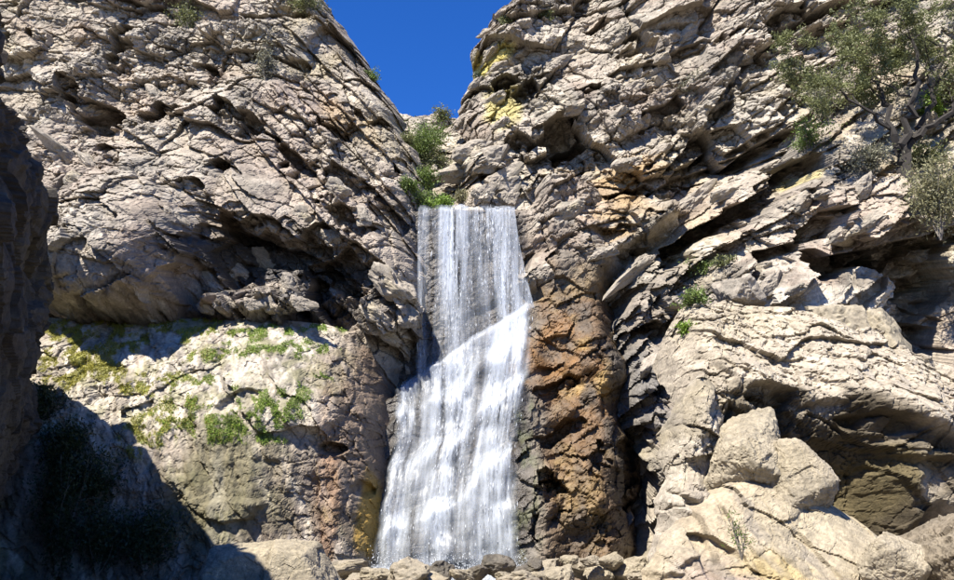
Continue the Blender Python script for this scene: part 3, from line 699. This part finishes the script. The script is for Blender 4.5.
for i, (px, py, w) in enumerate(FOOT):
    row = 'front' if py >= 573 else 'back'
    Y = rs.uniform(20.5, 22.0) if row == 'front' else rs.uniform(23, 24.8); r = w * Y / 940.0 * 0.72
    wetst = row == 'back' and 385 < px < 540
    o = obj('foot_stone', wet_v[i % 4] if wetst else variants[i % 8], M_BOULDER)
    o.location = tuple(at(px, py + w * .12, Y)); o.scale = (r * rs.uniform(.9, 1.6), r * 1.0, r * rs.uniform(.42, .75)); o.rotation_euler = (rs.uniform(-.3, .3), rs.uniform(-.3, .3), rs.uniform(0, 6.28))
    tag(o, '%s tan stone, %s from the left in the %s row at the waterfall foot' % ('wet dark' if wetst else 'large' if w >= 22 else 'small' if w < 16 else 'pale', ORD[rows[row].index(px)], row), 'stone', 'stones at the foot of the waterfall')
rest = [rock_mesh('loose_stone', rand_planes(160 + i, 11, .7, 1.0), 160 + i, 2, 12, (.7, .1), colfn=tan_col, detail=2) for i in range(5)]
# gravel between them
VV, FF, CC = [], [], []; base = 0
dv, df = ico(1)
for i in range(2600):
    Y = rs.uniform(12, 27); Xx = rs.uniform(-.42, .42) * Y; r = rs.uniform(.03, .13)
    gz = float(ground_z(np.array(Xx), np.array(Y)))
    v = dv * (1 + rs.uniform(-.25, .25, (len(dv), 1))) * np.array([r * rs.uniform(.8, 1.4), r, r * .7]) + [Xx, Y, gz + r * .3]
    VV.append(v); FF.append(df + base); base += len(dv)
    c = mix(ROCK_C, ROCK_B, rs.rand()) * rs.uniform(.8, 1.15); CC.append(np.tile(np.append(c, 0), (len(dv), 1)))
gr = obj('gravel', mesh_np('gravel', np.concatenate(VV), np.concatenate(FF), np.concatenate(CC)), M_BOULDER)
gr['kind'] = 'stuff'; gr['label'] = 'tan gravel and small stones on the stream bed'; gr['category'] = 'gravel'

# ---- blocks standing proud of the cliffs
BL = [rock_mesh('rock_block', rand_planes(180 + i, 10, .62, 1.0), 180 + i, 4, 24, (.8, .1), (1, 1, 1), detail=3) for i in range(10)]
def blocks(sheet, parent, spots, ang, flat, seed):
    r_ = np.random.RandomState(seed)
    for (px, py, w) in spots:
        p = on(px, py, [sheet], 4); r = w * p[1] / 930.0 * .5
        o = obj('rock_block', BL[r_.randint(10)], M_ROCK, parent)
        o.location = tuple(p + np.array([0, .35 * r, 0])); o.scale = (r * r_.uniform(1.1, 1.6), r * r_.uniform(.8, 1.1), r * flat * r_.uniform(.8, 1.2))
        o.rotation_euler = (r_.uniform(-.3, .3), -ang + r_.uniform(-.25, .25), r_.uniform(-.4, .4))
blocks(S_LEFT, cliff_l, [(212, 285, 22), (226, 300, 18), (240, 270, 20), (265, 262, 26), (285, 288, 20), (250, 300, 18), (205, 305, 16), (300, 300, 18), (275, 305, 16), (388, 285, 34), (376, 310, 26), (402, 318, 26), (390, 335, 22), (406, 290, 22), (62, 150, 26), (85, 160, 22), (150, 92, 20),
                         (172, 210, 24), (70, 180, 24), (340, 190, 18), (360, 220, 22), (305, 215, 20), (330, 235, 18)], math.radians(-30), .75, 3)
blocks(S_RIGHT, cliff_r, [(490, 48, 26), (486, 30, 18), (498, 65, 20), (495, 100, 24), (500, 122, 22), (478, 85, 16), (495, 182, 26), (525, 55, 20), (520, 20, 22), (560, 60, 22), (600, 60, 26), (640, 80, 22), (575, 110, 24), (620, 110, 20), (690, 30, 26), (735, 60, 30), (660, 60, 22), (590, 175, 26),
                          (630, 160, 30), (660, 150, 22), (690, 205, 34), (735, 185, 30), (770, 170, 26), (800, 200, 30), (830, 190, 26), (860, 185, 30), (870, 225, 34), (840, 235, 26), (770, 285, 26), (800, 290, 22), (640, 270, 30), (600, 250, 22), (570, 210, 24), (555, 185, 20), (680, 300, 30), (650, 360, 26),
                          (690, 350, 24), (700, 70, 24), (780, 60, 26), (830, 130, 26), (790, 140, 22), (850, 150, 20), (930, 120, 26), (920, 70, 24), (610, 290, 20)], math.radians(33), .6, 4)
blocks(S_GULLY, gully, [(470, 150, 34), (492, 155, 30), (460, 175, 24), (500, 180, 26), (478, 190, 20), (455, 130, 20), (435, 195, 20), (508, 195, 22)], .3, .9, 6)

# ================================================================== the waterfall
def water_mat(name, c, alpha_lo, alpha_hi, sx, sz, thr=(0.35, 0.65)):
    m, n, p = new_mat(name); L = n.links.new
    a = N(n, 'ShaderNodeAttribute', attribute_name='flow')
    def streak(kx, kz, det):
        mp = N(n, 'ShaderNodeMapping'); mp.inputs['Scale'].default_value = (sx * kx, sz * kz, 1); L(a.outputs['Vector'], mp.inputs['Vector'])
        no = N(n, 'ShaderNodeTexNoise', Scale=1.0, Detail=det, Roughness=0.6); L(mp.outputs[0], no.inputs['Vector']); return no.outputs[0]
    def madd(x, k, y=None):
        o = N(n, 'ShaderNodeMath', operation='MULTIPLY_ADD'); L(x, o.inputs[0]); o.inputs[1].default_value = k
        if y is None: o.inputs[2].default_value = 0
        else: L(y, o.inputs[2])
        return o.outputs[0]
    v = madd(streak(0.6, 0.45, 3), 0.56, madd(streak(2.4, 0.9, 4), 0.32, madd(streak(5.5, 12.0, 2), 0.12)))   # bands, threads, broken drops
    class no: outputs = [v]
    r = N(n, 'ShaderNodeMapRange'); r.inputs[1].default_value = thr[0]; r.inputs[2].default_value = thr[1]; r.inputs[3].default_value = alpha_lo; r.inputs[4].default_value = alpha_hi
    L(v, r.inputs[0])
    mu = N(n, 'ShaderNodeMath', operation='MULTIPLY'); mu.use_clamp = True
    w = N(n, 'ShaderNodeAttribute', attribute_name='weight'); L(r.outputs[0], mu.inputs[0]); L(w.outputs['Fac'], mu.inputs[1])
    L(mu.outputs[0], p.inputs['Alpha'])
    p.inputs['Base Color'].default_value = (*c, 1); p.inputs['Roughness'].default_value = 0.35
    b = N(n, 'ShaderNodeBump', Strength=0.5, Distance=0.05); L(no.outputs[0], b.inputs['Height']); L(b.outputs[0], p.inputs['Normal'])
    return m
M_SHEET = water_mat('falling_water', (0.50, 0.54, 0.60), 0.0, 1.0, 3.6, 0.3, (0.44, 0.62))
M_CASC = water_mat('foaming_water', (0.50, 0.54, 0.60), 0.0, 1.0, 2.8, 0.55, (0.42, 0.63))
M_DROP = plain('water_drops', (0.52, 0.55, 0.59), 0.3, 0.1, 3.0)
def water_sheet(name, V, nu, nv, flow, weight, mat, parent):
    me = mesh_np(name, V.reshape(-1, 3), grid_faces(nu, nv), smooth=True)
    a = me.attributes.new('flow', 'FLOAT_VECTOR', 'POINT'); a.data.foreach_set('vector', np.ascontiguousarray(flow.reshape(-1, 3), np.float32).ravel())
    a = me.attributes.new('weight', 'FLOAT', 'POINT'); a.data.foreach_set('value', np.ascontiguousarray(weight, np.float32).ravel())
    return obj(name, me, mat, parent)
fx = S_FACE.X[0]; fz = S_FACE.Z[:, 0]
FY = S_FACE.V.reshape(S_FACE.nv, S_FACE.nu, 3)[:, :, 1].copy()
def erode(A, k):
    B = A.copy()
    for d in range(-k, k + 1):
        B = np.minimum(B, np.roll(A, d, 0))
    C_ = B.copy()
    for d in range(-k, k + 1):
        C_ = np.minimum(C_, np.roll(B, d, 1))
    return C_
def blur(A, k):
    for ax in (0, 1):
        A = sum(np.roll(A, d, ax) for d in range(-k, k + 1)) / (2 * k + 1)
    return A
FYe = blur(erode(FY, 3), 3)
def face_y(x, z):
    i = np.clip((x - fx[0]) / (fx[1] - fx[0]), 0, len(fx) - 1.001); j = np.clip((z - fz[0]) / (fz[1] - fz[0]), 0, len(fz) - 1.001)
    a = i.astype(int); b = j.astype(int); u = i - a; v = j - b
    return (FYe[b, a] * (1 - u) + FYe[b, a + 1] * u) * (1 - v) + (FYe[b + 1, a] * (1 - u) + FYe[b + 1, a + 1] * u) * v
fall = thing('waterfall', 'white waterfall dropping from the lip and fanning out over the rock below', 'waterfall', (0, 30, 1.2))
def rel(V): return V - np.array([0, 30, 1.2])
LIPZ = 15.35
def dens_up(u, t):      # how much water across the upper curtain (u) and down it (t)
    d = interp(u, [(0, .35), (.05, .6), (.1, .35), (.2, .3), (.24, .8), (.32, 1.0), (.42, 1.0), (.5, .75), (.55, .4), (.62, .85), (.68, .5), (.74, .9), (.85, .95), (.95, .7), (1, .55)])
    return d * (1 - 0.45 * t * ss(.2, .1, np.abs(u - .55)) - 0.15 * t)
XL0, XR0 = at(419, 207, 33.0)[0], at(514, 207, 33.0)[0]
XL1, XR1 = at(417, 345, 32.6)[0], at(534, 310, 32.6)[0]
for k in range(3):
    nu, nv = 90, 90
    u, t = np.meshgrid(np.linspace(0, 1, nu), np.linspace(0, 1, nv))
    xt = XL0 + (XR0 - XL0) * u; xb = XL1 + (XR1 - XL1) * u
    zb = fall_line(xb) - 0.3
    X = xt + (xb - xt) * t ** 1.5; Z = LIPZ + (zb - LIPZ) * t
    lip = ss(0.06, 0.0, t)
    Y = 32.75 - 0.12 * k - 0.35 * t + 0.9 * lip + 0.10 * fbm(u * 9 + 5 * k, t * 1.5, 401 + k, 3)
    Z = Z + 0.10 * lip + 0.2 * fbm(u * 5, u * 0 + 3, 400, 4) * (1 - t)
    fl = np.stack([X * 1.0 + 3 * k, Z, np.full(X.shape, k * 3.1)], -1)
    water_sheet('upper_curtain', rel(np.stack([X, Y, Z], -1)), nu, nv, fl, dens_up(u, t) ** 1.4 * (0.85 - .2 * k), M_SHEET, fall)
# cascade over the lower rock
def side(pts):
    return sorted((at(px, py, Y)[2], at(px, py, Y)[0]) for px, py, Y in pts)
C_L = side([(402, 385, 31.4), (404, 412, 31.2), (398, 440, 30.9), (386, 466, 30.6), (380, 505, 30.2), (374, 562, 29.6)])
C_R = side([(533, 304, 32.2), (525, 340, 31.8), (518, 390, 31.3), (513, 440, 30.8), (516, 500, 30.2), (521, 562, 29.6)])
def casc(u, t, off):
    xt = -2.95 + (2.1 + 2.95) * u
    zt = fall_line(xt) + 0.15 + 0.22 * fbm(u * 7, u * 0 + 2.5, 419, 3)
    z = zt + (1.15 - zt) * t
    xl = interp(z, C_L); xr = interp(z, C_R)
    g = 1 - (1 - np.clip(t, 0, 1)) ** 2.2
    x = xt + (xl + (xr - xl) * u - xt) * g
    y = face_y(x, z) - off - 0.16 * np.sin(math.pi * np.clip(t * 1.1, 0, 1)) + 0.12 * fbm(u * 5, t * 2.2, 418, 3)
    return np.stack([x, y, z], -1)
def dens_lo(u, t):
    d = interp(u, [(0, .8), (.08, .95), (.16, .6), (.24, .5), (.33, .85), (.45, 1), (.55, .85), (.63, .45), (.7, .8), (.8, 1), (.93, .9), (1, .5)])
    g = lambda u0, t0, du, dt, k: 1 - k * np.exp(-((u - u0) / du) ** 2 - ((t - t0) / dt) ** 2)
    return d * g(.63, .22, .05, .16, .8) * g(.16, .2, .07, .2, .6) * g(.12, .45, .03, .1, .8) * g(.3, .8, .05, .25, .55) * g(.55, .75, .04, .2, .45) * g(.72, .6, .03, .25, .5) * (1 - .12 * t)
for k in range(3):
    nu, nv = 120, 130
    u, t = np.meshgrid(np.linspace(-0.02, 1.02, nu), np.linspace(0, 1, nv))
    V = casc(u, t, 0.06 + 0.11 * k)
    V[..., 1] += 0.16 * fbm(u * 13 + 4 * k, t * 5, 411 + k, 4)
    q = fall_line(V[..., 0]) - V[..., 2] + 0.25 * np.sin(V[..., 0] * 1.7) + 0.15 * np.sin(V[..., 0] * 4.1 + 1)
    ledge = sum(np.exp(-((q - z_) / .3) ** 2) for z_ in (1.5, 3.3, 5.4))
    fl = np.stack([u * 4.6 + 3 * k, V[..., 2], np.full(u.shape, k * 2.3)], -1)
    water_sheet('lower_cascade', rel(V), nu, nv, fl, dens_lo(u, t) * (.85 + .6 * ledge) * ss(-.02, .05, u - .05 * fbm(t * 7, t * 0 + k, 415, 3) - .02) * ss(1.02, .94, u + .05 * fbm(t * 7, t * 0 + k, 416, 3) + .02) * ss(0, .035, t) * (0.95 - .12 * k), M_CASC, fall)
# churned foam where the water lands
nu, nv = 110, 40
u, t = np.meshgrid(np.linspace(0, 1, nu), np.linspace(0, 1, nv))
ph = math.pi * t; hgt = .55 * (0.5 + .5 * fbm(u * 9, u * 0 + 1, 431, 3)) + .2
X = -3.5 + 5.2 * u + .08 * fbm(u * 30, t * 9, 432, 3); Y = 29.1 - .75 * np.cos(ph) - .3; Z = 1.16 + hgt * np.sin(ph) * (1 + .35 * fbm(u * 26, t * 7, 433, 4))
fl = np.stack([X, Z * 6, Y * 2], -1)
water_sheet('splash_foam', rel(np.stack([X, Y, Z], -1)), nu, nv, fl, .75 * ss(0, .12, u) * ss(1, .88, u) * (1 - .7 * np.sin(ph) ** 3) * ss(0, .25, t), M_CASC, fall)
# strands and drops: real slivers of water
def slivers(name, P0, P1, W, parent, mat):
    """Each sliver a four-sided spindle from P0 to P1, W wide."""
    n = len(P0); d = P1 - P0; mid = P0 + 0.4 * d
    a = np.stack([W, np.zeros(n), np.zeros(n)], 1); b = np.stack([np.zeros(n), W * .7, np.zeros(n)], 1)
    V = np.stack([P0, mid + a, mid + b, mid - a, mid - b, P1], 1).reshape(-1, 3)
    T = np.array([[0, 1, 2], [0, 2, 3], [0, 3, 4], [0, 4, 1], [5, 2, 1], [5, 3, 2], [5, 4, 3], [5, 1, 4]])
    F = (np.arange(n)[:, None, None] * 6 + T[None]).reshape(-1, 3)
    o = obj(name, mesh_np(name, rel(V), F, smooth=True), mat, parent); o['kind'] = 'stuff'
    return o
rs = np.random.RandomState(8)
n = 900
u = rs.rand(n); t = rs.rand(n) ** 0.9
keep = rs.rand(n) < dens_up(u, t) ** 1.5; u, t = u[keep], t[keep]; n = len(u)
xt = XL0 + (XR0 - XL0) * u; xb = XL1 + (XR1 - XL1) * u; zb = fall_line(xb) - 0.3
x = xt + (xb - xt) * t ** 1.5 + rs.normal(0, .015, n); z = LIPZ + (zb - LIPZ) * t; y = 32.6 - .35 * t + .9 * ss(.06, 0, t) + rs.normal(0, .12, n)
Ln = rs.uniform(.06, .5, n) * (1.1 - .6 * t); Wd = rs.uniform(.005, .013, n)
slivers('falling_drops', np.stack([x, y, z], 1), np.stack([x + (xb - xt) * .03, y - .02, z - Ln], 1), Wd, fall, M_DROP)
n = 1000
u = rs.rand(n); t = rs.rand(n)
keep = rs.rand(n) < dens_lo(u, t) ** 1.5; u, t = u[keep], t[keep]; n = len(u)
off = .12 + np.abs(rs.normal(0, .16, n))
P0 = casc(u, t, off); P1 = casc(u, np.minimum(t + rs.uniform(.008, .035, n), 1), off + .02)
slivers('cascade_drops', P0, P1, rs.uniform(.005, .014, n), fall, M_DROP)
n = 2500
u = rs.uniform(-.06, 1.06, n); P0 = casc(np.clip(u, 0, 1), np.full(n, .97), .2 + np.abs(rs.normal(0, .4, n))); P0[:, 2] = 1.25 + np.abs(rs.normal(0, .35, n)); P0[:, 0] += rs.normal(0, .12, n)
slivers('spray_drops', P0, P0 + np.stack([rs.normal(0, .02, n), rs.normal(0, .02, n), -rs.uniform(.02, .06, n)], 1), rs.uniform(.006, .016, n), fall, M_DROP)

# ================================================================== plants
class Buf:
    def __init__(s): s.V = []; s.F = []; s.n = 0
    def add(s, V, F): s.V.append(V); s.F.append(np.asarray(F) + s.n); s.n += len(V)
    def mesh(s, name): return mesh_np(name, np.concatenate(s.V), np.concatenate(s.F))
def tube(buf, P, R, k=5):
    P = np.asarray(P, float); n = len(P)
    T = np.gradient(P, axis=0); T /= np.linalg.norm(T, axis=1)[:, None] + 1e-9
    ref = np.array([0.3, 0.9, 0.2]); A = np.cross(T, ref); A /= np.linalg.norm(A, axis=1)[:, None] + 1e-9; B = np.cross(T, A)
    a = np.arange(k) * 2 * math.pi / k
    V = P[:, None] + (A[:, None] * np.cos(a)[None, :, None] + B[:, None] * np.sin(a)[None, :, None]) * np.asarray(R)[:, None, None]
    F = [[i * k + j, i * k + (j + 1) % k, (i + 1) * k + (j + 1) % k, (i + 1) * k + j] for i in range(n - 1) for j in range(k)]
    buf.add(V.reshape(-1, 3), F)
def leaves(P, L, W, rs):
    """Leaf-sized folded quads at points P."""
    n = len(P); d = rs.normal(0, 1, (n, 3)); d[:, 2] += .4; d /= np.linalg.norm(d, axis=1)[:, None]
    q = np.cross(d, rs.normal(0, 1, (n, 3))); q /= np.linalg.norm(q, axis=1)[:, None] + 1e-9
    L = (L * rs.uniform(.6, 1.3, n))[:, None]; W = (W * rs.uniform(.6, 1.3, n))[:, None]
    V = np.stack([P, P + d * L * .5 + q * W * .5, P + d * L, P + d * L * .5 - q * W * .5], 1).reshape(-1, 3)
    return V, np.arange(4 * n).reshape(n, 4)
def shrub(name, p, h, w, leaf, label, cat='shrub', group=None, n=900, stems=9, seed=0, ll=.07, lw=.03, wood=None, lean=(0, 0, 0), upright=.5):
    r_ = np.random.RandomState(seed + 1000); t = thing(name, label, cat, p, group)
    b = Buf(); tips = []
    for i in range(stems):
        a = r_.uniform(0, 6.28); sp_ = r_.uniform(.1, 1) * w * .5
        end = np.array([math.cos(a) * sp_, math.sin(a) * sp_, h * r_.uniform(.55, 1.0)]) + np.asarray(lean) * h
        m = end * np.array([.35, .35, .5]) + r_.normal(0, .06 * w, 3)
        P = np.array([np.zeros(3), m, end]); P = np.stack([np.interp(np.linspace(0, 2, 7), [0, 1, 2], P[:, k]) for k in range(3)], 1)
        P += r_.normal(0, .02 * w, P.shape) * np.linspace(0, 1, 7)[:, None]
        tube(b, P, np.linspace(.022, .006, 7) * max(.5, min(1.3, h)), 4); tips.append(P)
        for j in range(3):
            q = P[r_.randint(2, 6)]; e = q + np.array([r_.normal(0, .2 * w), r_.normal(0, .2 * w), abs(r_.normal(.15 * h, .1 * h))])
            P2 = np.linspace(q, e, 4) + r_.normal(0, .01 * w, (4, 3)); tube(b, P2, np.linspace(.01, .004, 4) * max(.5, min(1.3, h)), 3); tips.append(np.repeat(P2, 2, 0))
    obj('stem', b.mesh('stem'), wood or M_TWIG, t)
    T = np.concatenate([x[len(x) // 3:] for x in tips])
    c = T[r_.randint(len(T), size=n)] + r_.normal(0, 1, (n, 3)) * np.array([.10 * w, .10 * w, .09 * h])
    V, F = leaves(c, ll, lw, r_); V[:, 2] = np.maximum(V[:, 2], -.05 * h)
    obj('foliage', mesh_np('foliage', V, F), LEAF[leaf], t)
    return t

# ---- the tree on the right cliff
def tree():
    r_ = np.random.RandomState(21)
    foot = at(908, 177, on(908, 176, [S_RIGHT], 6)[1] - .35); Y = foot[1]
    t = thing('tree', 'crooked dark-trunked tree with sparse grey-green crown on the cliff slope', 'tree', foot)
    bw = Buf(); ends = []
    def limb(P, r0, r1, depth):
        P = np.asarray(P, float); m = max(5, len(P) * 3)
        s_ = np.linspace(0, len(P) - 1, m); Q = np.stack([np.interp(s_, np.arange(len(P)), P[:, k]) for k in range(3)], 1)
        Ln = np.linalg.norm(P[-1] - P[0]); Q[1:-1] += r_.normal(0, .025 * Ln, (m - 2, 3))
        R = np.linspace(r0, r1, m) * (1.0 if depth == 3 and r0 > .2 else .8 if depth == 1 else .6); tube(bw, Q, R, 7 if depth == 0 else 5 if depth == 1 else 3)
        if depth >= 4:
            ends.append(Q); return
        if depth >= 2: ends.append(Q[m // 2:])
        d = Q[-1] - Q[-3]; d /= np.linalg.norm(d) + 1e-9
        for j in range({0: 7, 1: 6, 2: 5, 3: 3}[depth]):
            k = r_.randint(m // 3, m) if j else m - 1
            v = d * .5 + r_.normal(0, .75, 3) + np.array([0, 0, .35]); v /= np.linalg.norm(v)
            l = Ln * r_.uniform(.35, .62)
            a = Q[k]; limb([a, a + v * l * .5 + r_.normal(0, .06 * l, 3), a + v * l + np.array([0, 0, .05 * l])], R[k] * .85, R[k] * .3, depth + 1)
    W = lambda px, py, dy=0: at(px, py, Y + dy) - foot
    limb([W(908, 180), W(906, 160), W(902, 145)], .30, .25, 3)
    limb([W(902, 150), W(890, 125), W(884, 100, .2), W(872, 70, .5)], .17, .06, 1)
    limb([W(904, 150), W(912, 118, -.3), W(918, 85, -.4), W(912, 40, -.6)], .19, .06, 1)
    limb([W(906, 152), W(926, 122, .1), W(938, 90, .3), W(945, 45, .4)], .17, .06, 1)
    limb([W(912, 140), W(935, 122, -.6), W(965, 98, -1.0), W(990, 70, -1.0)], .14, .05, 1)
    limb([W(892, 130), W(866, 112, -.4), W(840, 92, -.6), W(822, 70, -.6)], .09, .03, 1)
    obj('trunk', bw.mesh('trunk'), M_BARK, t)
    T = np.concatenate(ends); n = 70000
    c = T[r_.randint(len(T), size=n)] + r_.normal(0, .09, (n, 3))
    px, py = proj(c + foot)
    dens = ss(150, 60, py + 14 * fbm(px * .03, py * .03, 3)) * (.25 + .75 * ss(-.25, .3, fbm(c[:, 0] * 1.1, c[:, 2] * 1.1 + c[:, 1], 9, 3)))
    c = c[r_.rand(n) < dens + .05]
    V, F = leaves(c, .11, .042, r_)
    obj('crown', mesh_np('crown', V, F), LEAF['olive'], t)
tree()

# ---- shrubs: px, py of the foot, height and width in px, leaf, label
SH = [
    (180, 26, 40, 44, 'olive', 'olive shrub rooted high on the cliff near the top edge, beside a grey crack', None, 700),
    (302, 14, 34, 50, 'olive', 'olive bush on the skyline at the top of the left cliff', None, 1000),
    (270, 76, 44, 38, 'grey', 'grey leafless bush on the cliff face below the skyline bush', None, 500),
    (374, 74, 16, 20, 'green', 'small green bush on the slanting skyline halfway down the cliff', None, 300),
    (428, 160, 50, 52, 'green', 'large green bush filling the notch below the blue sky', None, 2600),
    (412, 140, 18, 22, 'olive', 'small olive bush at the skyline end of the notch', None, 400),
    (443, 122, 20, 34, 'olive', 'dark olive bush on the skyline in the notch beside the far cliff', None, 600),
    (436, 176, 30, 34, 'olive', 'olive bush between pale rocks in the middle of the gully', None, 600),
    (424, 208, 26, 44, 'green', 'low green bush at the waterfall lip beside the left cliff', None, 900),
    (430, 190, 30, 40, 'green', 'green bush in the gully between the lip bush and the notch bush', None, 1200),
    (408, 196, 22, 26, 'green', 'small green bush against the left cliff just above the lip', None, 700),
    (448, 207, 14, 30, 'bright', 'bright green grass tuft on the lip where the water starts', None, 500),
    (462, 200, 18, 34, 'pale', 'pale green tuft behind the middle of the waterfall lip', None, 350),
    (478, 90, 22, 14, 'deep', 'dark bush clinging to the skyline edge of the right cliff', None, 300),
    (545, 18, 18, 20, 'olive', 'small olive bush at the top edge of the right cliff', None, 300),
    (500, 22, 14, 16, 'olive', 'tiny olive bush on the skyline above the yellow rock', None, 200),
    (692, 92, 30, 44, 'grey', 'grey-green bush in the middle of the right cliff', None, 700),
    (815, 150, 34, 44, 'green', 'green bush at the edge of the ramp below the grey twiggy bush', None, 700),
    (832, 116, 62, 66, 'grey', 'large grey twiggy bush beside the tree', None, 1100),
    (870, 178, 40, 50, 'grey', 'grey-green bush at the foot of the tree trunk', None, 800),
    (938, 122, 36, 36, 'bright', 'bright green bush behind the tree limb', None, 900),
    (942, 236, 90, 84, 'pale', 'big pale olive bush hanging at the right edge below the tree', None, 2600),
    (925, 170, 34, 50, 'olive', 'olive bush on the slope just below the tree fork', None, 800),
    (702, 272, 20, 36, 'green', 'low green plant in the slanting crack above the pink block', None, 350),
    (690, 302, 18, 30, 'green', 'green plant on the grey slope beside the pink block', None, 300),
    (726, 262, 12, 26, 'olive', 'low olive plant along the slanting ledge', None, 220),
    (684, 336, 14, 22, 'bright', 'yellow-green plant on the grey slope above the ridged outcrop', None, 220),
    (835, 362, 12, 24, 'pale', 'pale grass tuft on top of the overhanging boulder', None, 200),
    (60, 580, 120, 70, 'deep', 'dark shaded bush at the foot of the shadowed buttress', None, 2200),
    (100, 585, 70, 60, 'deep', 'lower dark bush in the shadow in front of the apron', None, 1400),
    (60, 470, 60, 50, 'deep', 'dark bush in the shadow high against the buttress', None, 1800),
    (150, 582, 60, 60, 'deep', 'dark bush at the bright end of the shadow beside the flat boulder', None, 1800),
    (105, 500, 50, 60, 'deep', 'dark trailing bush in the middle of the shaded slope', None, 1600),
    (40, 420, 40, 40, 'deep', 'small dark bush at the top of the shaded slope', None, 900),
]
for i, (px, py, h, w, leaf, label, wood, n) in enumerate(SH):
    near = None
    if 'dark' in label and px < 200: p = on(px, min(py, 570), [S_APRON], 6) + [0, -.3, 0]
    elif label.startswith('pale grass'): p = at(px, py, 21.6)
    elif label.startswith('big pale'): p = at(px, py, 26.2)
    else: p = on(px, py, None, 6)
    m = p[1] / 930.0
    shrub('shrub' if h > 13 else 'plant', p + np.array([0, .1, -.1]), h * m, w * m, leaf, label, 'shrub' if h > 13 else 'plant', None, int(n * 2.4), 9 if h > 25 else 6, i, ll=.12, lw=.05)
p = at(742, 560, 16.4)
shrub('weed', p, .75, .5, 'green', 'small leafy weed growing from a crack in the smooth outcrop', 'plant', None, 140, 6, 77, ll=.09, lw=.025)

# ---- moss: tiny leaves over the mossy patches of the apron
rs = np.random.RandomState(31)
m = S_APRON.moss.ravel(); idx = np.where(m > .35)[0]
pick = rs.choice(idx, 40000)
P = S_APRON.V[pick] + rs.normal(0, .015, (len(pick), 3)) + [0, -.01, .01]
yel = (P[:, 0] + rs.normal(0, 1.2, len(P))) < -9.5
for k, nm, lab in ((yel, 'yellow', 'yellow-green moss at the shaded end of the apron'), (~yel, 'bright', 'green moss and small ferns on the apron')):
    V, F = leaves(P[k], .05, .03, rs)
    o = obj('moss', mesh_np('moss', V, F), LEAF[nm]); o['kind'] = 'stuff'; o['label'] = lab; o['category'] = 'moss'
